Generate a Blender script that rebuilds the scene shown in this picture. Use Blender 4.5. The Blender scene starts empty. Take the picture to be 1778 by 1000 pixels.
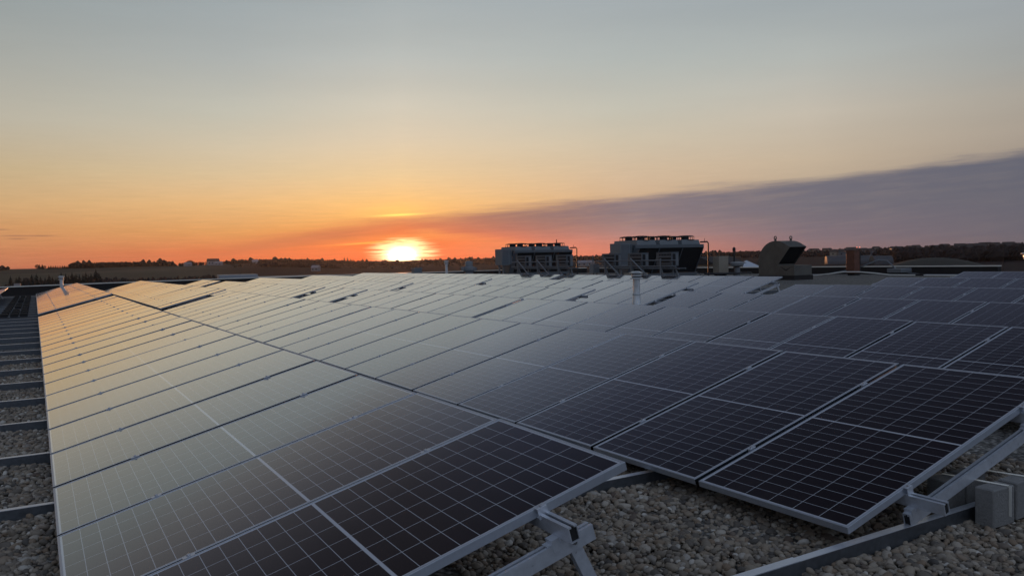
import bpy, bmesh, math, random
import numpy as np
from mathutils import Vector, Matrix, Euler
R = math.radians
scn = bpy.context.scene
col = scn.collection
rng = random.Random(7)
nrng = np.random.default_rng(11)

# ------------------------------------------------------------------ camera
F_PX, YAW, PITCH, ROLL = 1394.84, 0.5362, -0.0380, -0.0225
CAM = Vector((-0.0473, -2.4977, 1.3148))
fw = Vector((math.sin(YAW)*math.cos(PITCH), math.cos(YAW)*math.cos(PITCH), math.sin(PITCH)))
rt = Vector((math.cos(YAW), -math.sin(YAW), 0)); up = rt.cross(fw)
rt2 = rt*math.cos(ROLL) + up*math.sin(ROLL); up2 = -rt*math.sin(ROLL) + up*math.cos(ROLL)
cam_data = bpy.data.cameras.new('camera'); cam = bpy.data.objects.new('camera', cam_data); col.objects.link(cam)
cam.matrix_world = Matrix(((rt2.x, up2.x, -fw.x, CAM.x), (rt2.y, up2.y, -fw.y, CAM.y), (rt2.z, up2.z, -fw.z, CAM.z), (0, 0, 0, 1)))
cam_data.sensor_width = 36; cam_data.lens = F_PX/1778*36
cam_data.clip_start = 0.05; cam_data.clip_end = 30000
scn.camera = cam
def project(p):
    d = Vector(p)-CAM; z = d.dot(fw)
    if z < 0.05: return None
    return 889+F_PX*d.dot(rt2)/z, 500-F_PX*d.dot(up2)/z
def in_view(pts, m=60):
    q = [project(p) for p in pts]
    q = [a for a in q if a]
    if not q: return False
    return not (max(a[0] for a in q) < -m or min(a[0] for a in q) > 1778+m or max(a[1] for a in q) < -m or min(a[1] for a in q) > 1000+m)

scn.view_settings.view_transform = 'Standard'; scn.view_settings.look = 'None'
scn.view_settings.exposure = 0; scn.view_settings.gamma = 1

# ------------------------------------------------------------------ node helper
class NT:
    def __init__(s, tree): s.t = tree; s.n = tree.nodes; s.l = tree.links
    def put(s, sock, v):
        if hasattr(v, 'is_output') or isinstance(v, bpy.types.NodeSocket): s.l.new(v, sock)
        else:
            try: sock.default_value = v
            except Exception: sock.default_value = tuple(v)+(1,)
    def m(s, op, a, b=None, c=None, clamp=False):
        n = s.n.new('ShaderNodeMath'); n.operation = op; n.use_clamp = clamp
        s.put(n.inputs[0], a)
        if b is not None: s.put(n.inputs[1], b)
        if c is not None: s.put(n.inputs[2], c)
        return n.outputs[0]
    def mr(s, v, a, b, c=0.0, d=1.0, smooth=True):
        n = s.n.new('ShaderNodeMapRange'); n.interpolation_type = 'SMOOTHSTEP' if smooth else 'LINEAR'
        for i, x in enumerate((v, a, b, c, d)): s.put(n.inputs[i], x)
        return n.outputs[0]
    def mix(s, f, a, b, mode='MIX'):
        n = s.n.new('ShaderNodeMix'); n.data_type = 'RGBA'; n.blend_type = mode; n.clamp_result = False; n.clamp_factor = True
        s.put(n.inputs[0], f); s.put(n.inputs[6], a); s.put(n.inputs[7], b)
        return n.outputs[2]
    def ramp(s, v, stops, interp='LINEAR'):
        n = s.n.new('ShaderNodeValToRGB'); cr = n.color_ramp; cr.interpolation = interp
        while len(cr.elements) > 1: cr.elements.remove(cr.elements[-1])
        for i, (p, c) in enumerate(stops):
            e = cr.elements[0] if i == 0 else cr.elements.new(p)
            e.position = p; e.color = tuple(c)+((1,) if len(c) == 3 else ())
        s.put(n.inputs[0], v); return n.outputs[0]
    def noise(s, vec, scale, detail=4, rough=0.5, dist=0.0, color=False):
        n = s.n.new('ShaderNodeTexNoise')
        if vec is not None: s.l.new(vec, n.inputs['Vector'])
        n.inputs['Scale'].default_value = scale; n.inputs['Detail'].default_value = detail
        n.inputs['Roughness'].default_value = rough; n.inputs['Distortion'].default_value = dist
        return n.outputs[1 if color else 0]
    def xyz(s, x, y, z):
        n = s.n.new('ShaderNodeCombineXYZ')
        for i, v in enumerate((x, y, z)): s.put(n.inputs[i], v)
        return n.outputs[0]
def lin(c):
    return tuple((v/255/12.92 if v/255 <= .04045 else ((v/255+.055)/1.055)**2.4) for v in c)

# ------------------------------------------------------------------ world: dusk sky, smoke plume, low sun
SUN_AZ, SUN_EL = 23.0, 0.55
world = bpy.data.worlds.new('World'); scn.world = world; world.use_nodes = True
W = NT(world.node_tree); W.n.clear()
tc = W.n.new('ShaderNodeTexCoord'); sp = W.n.new('ShaderNodeSeparateXYZ'); W.l.new(tc.outputs['Generated'], sp.inputs[0])
dx, dy, dz = sp.outputs
az = W.m('MULTIPLY', W.m('ARCTAN2', dx, dy), 57.29578)
el = W.m('MULTIPLY', W.m('ARCSINE', dz), 57.29578)
elp = W.m('MAXIMUM', el, 0.0)
tt = W.m('SQRT', W.m('DIVIDE', elp, 90.0, clamp=True))
def eramp(stops): return W.ramp(tt, [(math.sqrt(e/90), lin(c)) for e, c in stops])
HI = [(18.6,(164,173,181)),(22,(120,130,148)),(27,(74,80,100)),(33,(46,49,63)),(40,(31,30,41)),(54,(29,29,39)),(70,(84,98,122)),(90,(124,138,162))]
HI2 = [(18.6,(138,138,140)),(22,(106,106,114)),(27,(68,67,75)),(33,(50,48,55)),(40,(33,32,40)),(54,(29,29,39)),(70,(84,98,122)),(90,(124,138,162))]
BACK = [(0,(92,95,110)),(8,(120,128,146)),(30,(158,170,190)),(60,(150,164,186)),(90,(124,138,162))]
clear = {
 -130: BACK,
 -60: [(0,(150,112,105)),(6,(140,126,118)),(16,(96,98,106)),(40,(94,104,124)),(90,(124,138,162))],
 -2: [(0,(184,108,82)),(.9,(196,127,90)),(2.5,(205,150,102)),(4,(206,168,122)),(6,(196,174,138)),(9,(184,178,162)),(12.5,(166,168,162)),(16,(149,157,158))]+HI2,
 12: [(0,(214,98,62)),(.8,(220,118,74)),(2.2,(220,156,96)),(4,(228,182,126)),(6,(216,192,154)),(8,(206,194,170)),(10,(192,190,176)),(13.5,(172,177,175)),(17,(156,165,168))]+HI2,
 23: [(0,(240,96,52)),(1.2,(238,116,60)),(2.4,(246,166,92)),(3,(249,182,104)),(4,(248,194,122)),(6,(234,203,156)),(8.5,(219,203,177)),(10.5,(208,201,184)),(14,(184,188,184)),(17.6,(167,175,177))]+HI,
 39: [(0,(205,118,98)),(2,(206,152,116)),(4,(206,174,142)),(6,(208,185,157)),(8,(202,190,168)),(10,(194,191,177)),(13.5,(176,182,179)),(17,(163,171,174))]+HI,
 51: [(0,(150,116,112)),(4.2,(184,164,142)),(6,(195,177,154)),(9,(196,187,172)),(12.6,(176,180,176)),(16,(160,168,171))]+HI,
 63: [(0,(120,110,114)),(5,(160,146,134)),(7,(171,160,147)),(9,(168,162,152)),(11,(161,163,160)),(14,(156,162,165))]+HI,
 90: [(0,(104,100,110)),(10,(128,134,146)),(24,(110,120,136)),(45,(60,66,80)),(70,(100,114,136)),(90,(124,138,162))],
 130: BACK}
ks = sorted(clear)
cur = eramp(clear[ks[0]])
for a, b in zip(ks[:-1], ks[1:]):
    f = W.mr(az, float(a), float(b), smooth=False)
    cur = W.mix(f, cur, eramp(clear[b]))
smoke = {
 12: [(0,(212,104,66)),(.8,(186,108,80)),(2,(196,124,88))],
 19: [(0,(240,110,58)),(.6,(246,128,68)),(1.6,(206,116,80)),(2.6,(200,122,88))],
 23: [(0,(236,96,52)),(1.5,(236,112,64)),(2.3,(220,121,82)),(3.2,(196,128,98))],
 29.3: [(0,(232,96,66)),(1.4,(222,120,90)),(2.1,(180,112,98)),(3.3,(150,115,108))],
 33: [(0,(226,104,84)),(1.0,(208,122,102)),(2.0,(162,114,108)),(2.9,(140,112,112))],
 39.5: [(0,(204,112,98)),(.7,(192,126,114)),(1.5,(166,130,128)),(2.2,(142,122,126)),(2.9,(130,118,126)),(6,(124,118,126))],
 51: [(0,(142,108,108)),(.8,(124,110,119)),(3,(109,107,119)),(5,(107,106,119))],
 63: [(0,(112,101,107)),(1,(105,102,113)),(3.4,(99,100,113)),(5.5,(97,99,113)),(9,(98,100,113))],
 90: [(0,(96,92,104)),(4,(88,90,104)),(12,(90,98,114))],
 120: BACK[:3]}
kk = sorted(smoke)
sm = eramp(smoke[kk[0]])
for a, b in zip(kk[:-1], kk[1:]):
    sm = W.mix(W.mr(az, float(a), float(b), smooth=False), sm, eramp(smoke[b]))
def curve_az(pts, vmax):   # value as function of azimuth
    a0, a1 = pts[0][0], pts[-1][0]
    t = W.mr(az, float(a0), float(a1), smooth=False)
    return W.m('MULTIPLY', W.ramp(t, [((a-a0)/(a1-a0), (v/vmax,)*3) for a, v in pts]), vmax)
svec = W.xyz(W.m('MULTIPLY', az, 0.16), W.m('ADD', W.m('MULTIPLY', el, 2.2), W.m('MULTIPLY', az, -0.09)), 0.0)
svec2 = W.xyz(W.m('MULTIPLY', az, 0.45), W.m('ADD', W.m('MULTIPLY', el, 7.0), W.m('MULTIPLY', az, -0.1)), 3.0)
n1 = W.noise(svec, 1.0, 6, 0.6, 0.3); n2 = W.noise(svec2, 1.0, 5, 0.6, 0.2)
top = curve_az([(5,.5),(10.7,.95),(14.5,1.85),(17.6,2.3),(21,2.7),(25.5,3.05),(31.3,3.45),(39.4,4.0),(45.3,4.42),(50.9,4.66),(63.3,5.55),(90,8),(140,10)], 10.0)
bot = curve_az([(5,.3),(10.7,.55),(14.5,.9),(17.6,1.2),(21,1.7),(25,1.9),(31,1.2),(36,0.2),(40,0.0),(140,0.0)], 10.0)
wob = W.m('ADD', W.m('MULTIPLY', W.m('SUBTRACT', n1, 0.5), 1.15), W.m('MULTIPLY', W.m('SUBTRACT', n2, 0.5), 0.45))
soft = curve_az([(5,.6),(21,.5),(31,.5),(45,.46),(63,.46),(90,.6),(140,2)], 2.0)
upm = W.mr(W.m('SUBTRACT', W.m('ADD', top, wob), el), W.m('MULTIPLY', soft, -1.0), soft)
lowm = W.mr(W.m('SUBTRACT', W.m('ADD', el, W.m('MULTIPLY', wob, 0.9)), bot), -0.35, 0.35)
lowm = W.m('MAXIMUM', lowm, W.mr(az, 33.0, 39.0))
smk = W.m('MULTIPLY', W.m('MULTIPLY', upm, lowm), curve_az([(5,0),(9,.15),(13,.6),(18,.92),(24,.95),(40,1),(85,1),(110,0),(140,0)], 1.0), clamp=True)
n3 = W.noise(W.xyz(W.m('MULTIPLY', az, .22), W.m('ADD', W.m('MULTIPLY', el, 3.0), W.m('MULTIPLY', az, -.24)), 14.0), 1.0, 5, .6, .4)
smk = W.m('MULTIPLY', smk, W.mr(n3, .25, .6, .88, 1.0))
cur = W.mix(smk, cur, sm)
# thin streaks of cirrus, strongest low in the sky
amp = W.mr(el, 0.2, 9.0, 0.34, 0.05)
streak = W.m('ADD', 1.0, W.m('MULTIPLY', W.m('SUBTRACT', n2, 0.5), W.m('MULTIPLY', amp, W.mr(az, 40.0, 60.0, 1.0, 0.25))))
cur = W.mix(1.0, cur, W.xyz(streak, streak, streak), 'MULTIPLY')
big = W.noise(W.xyz(W.m('MULTIPLY', az, .05), W.m('MULTIPLY', el, .35), 8.0), 1.0, 3, .5)
bigf = W.m('ADD', 1.0, W.m('MULTIPLY', W.m('SUBTRACT', big, 0.5), 0.12))
cur = W.mix(1.0, cur, W.xyz(bigf, bigf, bigf), 'MULTIPLY')
# small dark clouds low in the far left sky
def blob(a, e, sa, se, slope=0.0):
    u = W.m('DIVIDE', W.m('SUBTRACT', az, a), sa)
    v = W.m('DIVIDE', W.m('SUBTRACT', W.m('SUBTRACT', el, e), W.m('MULTIPLY', W.m('SUBTRACT', az, a), slope)), se)
    return W.m('EXPONENT', W.m('MULTIPLY', W.m('ADD', W.m('MULTIPLY', u, u), W.m('MULTIPLY', v, v)), -1.0))
dk = W.m('ADD', W.m('ADD', blob(-.9, 1.98, .75, .05), blob(0.5, 1.97, .7, .045)), W.m('ADD', blob(-.8, 1.8, .5, .045), blob(-1.6, 2.36, .4, .04)), clamp=True)
cur = W.mix(W.m('MULTIPLY', dk, 0.5), cur, lin((128, 92, 84)))
# sun behind thin cloud: disc, bright veil, orange halo
nmod = W.mr(n2, 0.28, 0.68, 0.5, 1.3)
core = blob(23.0, 0.28, 0.80, 0.50); veil = W.mr(W.m('MULTIPLY', blob(23.15, 0.62, 2.5, 0.98), nmod), .24, .85)
halo = blob(23.6, 0.5, 5.5, 1.3); line1 = blob(22.9, 3.16, 1.5, 0.085, 0.035); line2 = blob(20.8, 1.25, 2.4, .07, .05)
def addc(f, c): 
    global cur
    cur = W.mix(1.0, cur, W.mix(f, (0, 0, 0), c), 'ADD')
addc(W.m('MULTIPLY', halo, W.mr(smk, 0., 1., 1.0, 0.35)), (0.07, 0.004, 0.0))
addc(veil, (1.1, .85, 0.42)); addc(core, (7.0, 5.2, 3.0)); addc(line1, (.75, .42, .06)); addc(line2, (.5, .22, .03))
addc(blob(22.3, 3.5, 2.6, .35, .03), (.10, .06, .0))
# physically based sky adds the last of the skylight
sky = W.n.new('ShaderNodeTexSky'); sky.sky_type = 'NISHITA'; sky.sun_disc = False
sky.sun_elevation = R(SUN_EL); sky.sun_rotation = R(SUN_AZ)
bg1 = W.n.new('ShaderNodeBackground'); W.l.new(cur, bg1.inputs[0]); bg1.inputs[1].default_value = 1.0
bg2 = W.n.new('ShaderNodeBackground'); W.l.new(sky.outputs[0], bg2.inputs[0]); bg2.inputs[1].default_value = 0.005
ad = W.n.new('ShaderNodeAddShader'); wo = W.n.new('ShaderNodeOutputWorld')
W.l.new(bg1.outputs[0], ad.inputs[0]); W.l.new(bg2.outputs[0], ad.inputs[1]); W.l.new(ad.outputs[0], wo.inputs[0])
world.cycles.sampling_method = 'MANUAL'; world.cycles.sample_map_resolution = 2048

ld = bpy.data.lights.new('sun', 'SUN'); lo = bpy.data.objects.new('sun', ld); col.objects.link(lo)
ld.energy = 1.2; ld.color = (1.0, 0.42, 0.18); ld.angle = R(0.53)
sd = Vector((math.sin(R(SUN_AZ))*math.cos(R(SUN_EL)), math.cos(R(SUN_AZ))*math.cos(R(SUN_EL)), math.sin(R(SUN_EL))))
lo.rotation_euler = (-sd).to_track_quat('-Z', 'Y').to_euler()

# ------------------------------------------------------------------ materials
def mat(name, base, rough=0.5, metal=0.0, ior=1.5, nscale=None, namp=0.25, bump=0.0, bscale=None, rvar=0.0):
    m = bpy.data.materials.new(name); m.use_nodes = True; T = NT(m.node_tree)
    b = T.n['Principled BSDF']; b.inputs['Metallic'].default_value = metal; b.inputs['IOR'].default_value = ior
    b.inputs['Roughness'].default_value = rough
    b.inputs['Base Color'].default_value = tuple(base)+(1,)
    if nscale:
        g = T.n.new('ShaderNodeNewGeometry'); n = T.noise(g.outputs['Position'], nscale, 5, .6)
        f = T.m('ADD', 1.0, T.m('MULTIPLY', T.m('SUBTRACT', n, 0.5), namp*2))
        T.l.new(T.mix(1.0, tuple(base), T.xyz(f, f, f), 'MULTIPLY'), b.inputs['Base Color'])
        if rvar: T.l.new(T.m('ADD', rough, T.m('MULTIPLY', T.m('SUBTRACT', n, .5), rvar)), b.inputs['Roughness'])
        if bump:
            bn = T.n.new('ShaderNodeBump'); bn.inputs['Strength'].default_value = bump; bn.inputs['Distance'].default_value = .02
            T.l.new(T.noise(g.outputs['Position'], bscale or nscale, 5, .6), bn.inputs['Height']); T.l.new(bn.outputs[0], b.inputs['Normal'])
    return m
M = {}
M['alu_side'] = mat('polished_frame_side', (.30, .33, .37), .16, 1.0)  # same aluminium, darker and glossier: shade of the panel gaps put into it
M['alu'] = mat('anodised_aluminium', (.50, .54, .60), .42, .6, nscale=60, namp=.12, rvar=.2)
M['alu_rail'] = mat('mill_aluminium', (.64, .68, .74), .34, .5, nscale=45, namp=.2, rvar=.3)
M['galv'] = mat('galvanised_steel', (.16, .178, .20), .42, .8, nscale=35, namp=.35, rvar=.3)  # base rail sides, their shade put into a darker steel colour
M['bolt'] = mat('bolt_steel', (.4, .4, .42), .3, 1.0)
M['rubber'] = mat('black_rubber', (.012, .012, .013), .7)
M['black'] = mat('dark_wall_membrane', (.016, .014, .014), .8, nscale=3, namp=.3)
M['coping'] = mat('pale_metal_coping', (.78, .78, .72), .4, .2, nscale=2, namp=.15)
M['concrete'] = mat('concrete_block', (.22, .218, .21), .9, nscale=40, namp=.25, bump=.5, bscale=90)
M['stack'] = mat('stainless_flue', (.70, .74, .76), .36, .45, nscale=8, namp=.3, rvar=.3)
M['hood'] = mat('weathered_zinc_hood', (.14, .135, .12), .55, .5, nscale=2.2, namp=.5, rvar=.3)
M['hood_in'] = mat('dark_hood_inside', (.01, .01, .012), .8)
M['grey_paint'] = mat('pale_grey_paint', (.115, .135, .155), .5, .15, nscale=4, namp=.15)
M['cab'] = mat('light_cabinet_paint', (.17, .195, .215), .5, .1, nscale=4, namp=.12)
M['coil'] = mat('dark_coil', (.012, .012, .014), .75)
M['dark_metal'] = mat('dark_metal', (.03, .03, .035), .5, .5)
M['pipe'] = mat('grey_pipe', (.2, .22, .24), .5, .5)
M['rust'] = mat('copper_toned_sheet', (.17, .075, .05), .5, .35, nscale=5, namp=.7, rvar=.3)  # orange of the reflected sunset put into the metal's base colour
M['white'] = mat('white_paint', (.25, .26, .27), .5, 0, nscale=6, namp=.1)
M['cream'] = mat('cream_wall', (.30, .27, .22), .8, 0, nscale=2, namp=.15)
M['conifer'] = mat('conifer_needles', (.010, .012, .008), .9, nscale=.8, namp=.5)
M['bare'] = mat('bare_twigs', (.024, .018, .016), .95, nscale=.8, namp=.5)
M['bark'] = mat('bark', (.04, .03, .025), .95)
M['wood'] = mat('distant_woodland', (.018, .013, .013), .95, nscale=.03, namp=.5)
M['roof_dark'] = mat('dark_shingle', (.05, .045, .045), .9)
M['metal_roof'] = mat('pale_metal_roof', (.30, .32, .35), .45, .3, nscale=.6, namp=.15)
M['barn'] = mat('dull_barn_sheet', (.07, .075, .085), .6, .2, nscale=.6, namp=.15)
M['tent'] = mat('white_membrane', (.5, .54, .6), .6, 0)
M['mound'] = mat('grass_mound', (.045, .043, .034), .95, nscale=.15, namp=.3)
M['wire'] = mat('dark_wire', (.02, .02, .02), .7)
def emis(name, c, s):
    m = bpy.data.materials.new(name); m.use_nodes = True; b = m.node_tree.nodes['Principled BSDF']
    b.inputs['Base Color'].default_value = (0.1, .1, .1, 1); b.inputs['Emission Color'].default_value = tuple(c)+(1,); b.inputs['Emission Strength'].default_value = s
    return m
M['lamp_warm'] = emis('warm_lamp', (1, .62, .35), 3.0); M['lamp_red'] = emis('red_lamp', (1, .25, .15), 2.5)

# photovoltaic glass: 6 x 24 half cells behind low-iron glass
L, WD, T_FR = 2.008, 0.991, 0.035
LIP = 0.011
def make_glass():
    m = bpy.data.materials.new('solar_glass'); m.use_nodes = True; T = NT(m.node_tree); b = T.n['Principled BSDF']
    tc = T.n.new('ShaderNodeTexCoord'); s = T.n.new('ShaderNodeSeparateXYZ'); T.l.new(tc.outputs['Object'], s.inputs[0])
    x, y = s.outputs[0], s.outputs[1]
    oi = T.n.new('ShaderNodeObjectInfo'); rnd = oi.outputs['Random']
    # along the slope: two halves of 12 half cells, mirrored about the middle
    xm = T.m('ABSOLUTE', T.m('SUBTRACT', x, L/2)); px = (L/2-.020-.006)/12
    u = T.m('DIVIDE', T.m('SUBTRACT', xm, .006), px); fu = T.m('FRACT', u)
    du = T.m('MULTIPLY', T.m('MINIMUM', fu, T.m('SUBTRACT', 1.0, fu)), px)
    py = (WD-.04)/6
    v = T.m('DIVIDE', T.m('SUBTRACT', y, .020), py); fv = T.m('FRACT', v)
    dv = T.m('MULTIPLY', T.m('MINIMUM', fv, T.m('SUBTRACT', 1.0, fv)), py)
    lx = T.mr(du, .0011, .0018, 1, 0, False); ly = T.mr(dv, .0011, .0018, 1, 0, False)
    cham = T.mr(T.m('ADD', du, dv), .006, .008, 1, 0, False)
    edge = T.m('MAXIMUM', T.mr(xm, L/2-.0205, L/2-.0195, 0, 1, False), T.mr(T.m('ABSOLUTE', T.m('SUBTRACT', y, WD/2)), WD/2-.0205, WD/2-.0195, 0, 1, False))
    mid = T.mr(xm, .0052, .006, 1, 0, False)
    lines = T.m('MAXIMUM', T.m('MAXIMUM', T.m('MULTIPLY', lx, .8), ly), T.m('MAXIMUM', edge, mid))
    # fine busbars on every cell
    fb = T.m('FRACT', T.m('MULTIPLY', fv, 9.0)); bus = T.m('MULTIPLY', T.mr(T.m('ABSOLUTE', T.m('SUBTRACT', fb, .5)), .02, .03, 1, 0, False), .10)
    wn = T.n.new('ShaderNodeTexWhiteNoise'); wn.noise_dimensions = '3D'
    T.l.new(T.xyz(T.m('FLOOR', T.m('DIVIDE', x, px)), T.m('FLOOR', v), rnd), wn.inputs[0])
    cellv = T.m('ADD', .75, T.m('MULTIPLY', wn.outputs[0], .5))
    cellc = T.mix(rnd, (.0080, .0048, .0056), (.0050, .0042, .0080))
    cellc = T.mix(1.0, cellc, T.xyz(cellv, cellv, cellv), 'MULTIPLY')
    cellc = T.mix(bus, cellc, (.25, .26, .28))
    c = T.mix(lines, cellc, (.60, .63, .68))
    g = T.n.new('ShaderNodeNewGeometry')
    dust = T.noise(g.outputs['Position'], 1.6, 4, .6); dustf = T.noise(g.outputs['Position'], 260, 2, .6)
    c = T.mix(T.m('MULTIPLY', T.mr(dust, .35, .75), .012), c, (.3, .27, .23))
    sm_ = T.noise(T.xyz(T.m('MULTIPLY', x, 1.2), T.m('MULTIPLY', y, 9.0), T.m('MULTIPLY', rnd, 40.0)), 1.0, 4, .6)
    low = T.m('MULTIPLY', T.mr(x, .0, .30, 1.0, 0.0), T.mr(sm_, .38, .66))
    c = T.mix(T.m('MULTIPLY', low, .035), c, (.30, .26, .21))
    vo = T.n.new('ShaderNodeTexVoronoi'); vo.inputs['Scale'].default_value = 1.7; T.l.new(T.xyz(x, y, T.m('MULTIPLY', rnd, 60.0)), vo.inputs['Vector'])
    spot = T.m('MULTIPLY', T.mr(vo.outputs['Distance'], .012, .022, 1.0, 0.0), .35)
    c = T.mix(spot, c, (.45, .43, .38))
    T.l.new(c, b.inputs['Base Color'])
    T.l.new(T.m('ADD', .055, T.m('MULTIPLY', T.m('ADD', dust, T.m('MULTIPLY', rnd, .5)), .06)), b.inputs['Roughness'])
    b.inputs['IOR'].default_value = 1.47
    b.inputs['Specular Tint'].default_value = (1.0, .94, .94, 1)
    b.inputs['Coat Weight'].default_value = .92; b.inputs['Coat IOR'].default_value = 1.45; b.inputs['Coat Roughness'].default_value = .05
    bn = T.n.new('ShaderNodeBump'); bn.inputs['Strength'].default_value = .02; bn.inputs['Distance'].default_value = .001
    T.l.new(dustf, bn.inputs['Height']); T.l.new(bn.outputs[0], b.inputs['Normal'])
    return m
M['glass'] = make_glass()
def make_haze():
    m = bpy.data.materials.new('haze_air'); m.use_nodes = True; n = m.node_tree.nodes; n.clear()
    v = n.new('ShaderNodeVolumePrincipled'); o = n.new('ShaderNodeOutputMaterial'); m.node_tree.links.new(v.outputs[0], o.inputs['Volume'])
    v.inputs['Color'].default_value = (.85, .80, .78, 1); v.inputs['Density'].default_value = .000035; v.inputs['Anisotropy'].default_value = .72
    return m
M['haze_air'] = make_haze()

def make_gravel_mat(name, pebble):
    m = bpy.data.materials.new(name); m.use_nodes = True; T = NT(m.node_tree); b = T.n['Principled BSDF']
    g = T.n.new('ShaderNodeNewGeometry'); b.inputs['Roughness'].default_value = .8
    if pebble:
        r = g.outputs['Random Per Island']
        c = T.ramp(r, [(0, (.08, .072, .064)), (.2, (.20, .168, .132)), (.45, (.31, .26, .20)), (.65, (.215, .155, .105)), (.80, (.44, .395, .33)), (.90, (.095, .064, .046)), (1, (.56, .53, .47))])
        n = T.noise(g.outputs['Position'], 120, 4, .6); f = T.m('ADD', .75, T.m('MULTIPLY', n, .5))
        T.l.new(T.mix(1.0, c, T.xyz(f, f, f), 'MULTIPLY'), b.inputs['Base Color'])
        bn = T.n.new('ShaderNodeBump'); bn.inputs['Strength'].default_value = .25; bn.inputs['Distance'].default_value = .002
        T.l.new(T.noise(g.outputs['Position'], 300, 3, .6), bn.inputs['Height']); T.l.new(bn.outputs[0], b.inputs['Normal'])
    else:
        vo = T.n.new('ShaderNodeTexVoronoi'); vo.inputs['Scale'].default_value = 30; T.l.new(g.outputs['Position'], vo.inputs['Vector'])
        sepc = T.n.new('ShaderNodeSeparateColor'); T.l.new(vo.outputs['Color'], sepc.inputs[0])
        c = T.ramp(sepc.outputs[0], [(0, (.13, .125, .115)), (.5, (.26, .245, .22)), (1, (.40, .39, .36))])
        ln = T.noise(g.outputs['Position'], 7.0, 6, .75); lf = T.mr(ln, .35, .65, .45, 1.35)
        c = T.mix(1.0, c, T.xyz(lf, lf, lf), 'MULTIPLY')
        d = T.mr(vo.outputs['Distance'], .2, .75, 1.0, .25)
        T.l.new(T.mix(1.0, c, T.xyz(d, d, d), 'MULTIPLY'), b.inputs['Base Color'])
        bn = T.n.new('ShaderNodeBump'); bn.inputs['Strength'].default_value = 1.0; bn.inputs['Distance'].default_value = .02
        T.l.new(T.m('SUBTRACT', 1.0, vo.outputs['Distance']), bn.inputs['Height']); T.l.new(bn.outputs[0], b.inputs['Normal'])
    return m
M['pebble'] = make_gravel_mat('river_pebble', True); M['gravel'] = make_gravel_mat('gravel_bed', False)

def make_land():
    m = bpy.data.materials.new('farmland'); m.use_nodes = True; T = NT(m.node_tree); b = T.n['Principled BSDF']
    g = T.n.new('ShaderNodeNewGeometry'); b.inputs['Roughness'].default_value = .95
    b.inputs['Specular IOR Level'].default_value = .1
    vo = T.n.new('ShaderNodeTexVoronoi'); vo.inputs['Scale'].default_value = .0032; vo.inputs['Randomness'].default_value = .8
    T.l.new(g.outputs['Position'], vo.inputs['Vector'])
    sc = T.n.new('ShaderNodeSeparateColor'); T.l.new(vo.outputs['Color'], sc.inputs[0])
    c = T.ramp(sc.outputs[0], [(0, (.060, .050, .038)), (.3, (.080, .070, .048)), (.5, (.055, .045, .036)), (.7, (.095, .082, .058)), (1, (.065, .058, .042))], 'CONSTANT')
    soil = T.ramp(sc.outputs[1], [(0, (.022, .014, .015)), (.3, (.034, .023, .022)), (.55, (.018, .012, .014)), (.8, (.048, .035, .032)), (1, (.026, .018, .018))], 'CONSTANT')
    sx = T.n.new('ShaderNodeSeparateXYZ'); T.l.new(g.outputs['Position'], sx.inputs[0])
    c = T.mix(T.mr(T.m('DIVIDE', sx.outputs[0], T.m('MAXIMUM', sx.outputs[1], 1.0)), .16, .24), c, soil)
    n = T.noise(g.outputs['Position'], .02, 6, .65); f = T.m('ADD', .55, T.m('MULTIPLY', n, .9))
    c = T.mix(1.0, c, T.xyz(f, f, f), 'MULTIPLY')
    T.l.new(c, b.inputs['Base Color'])
    return m
M['land'] = make_land()

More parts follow.
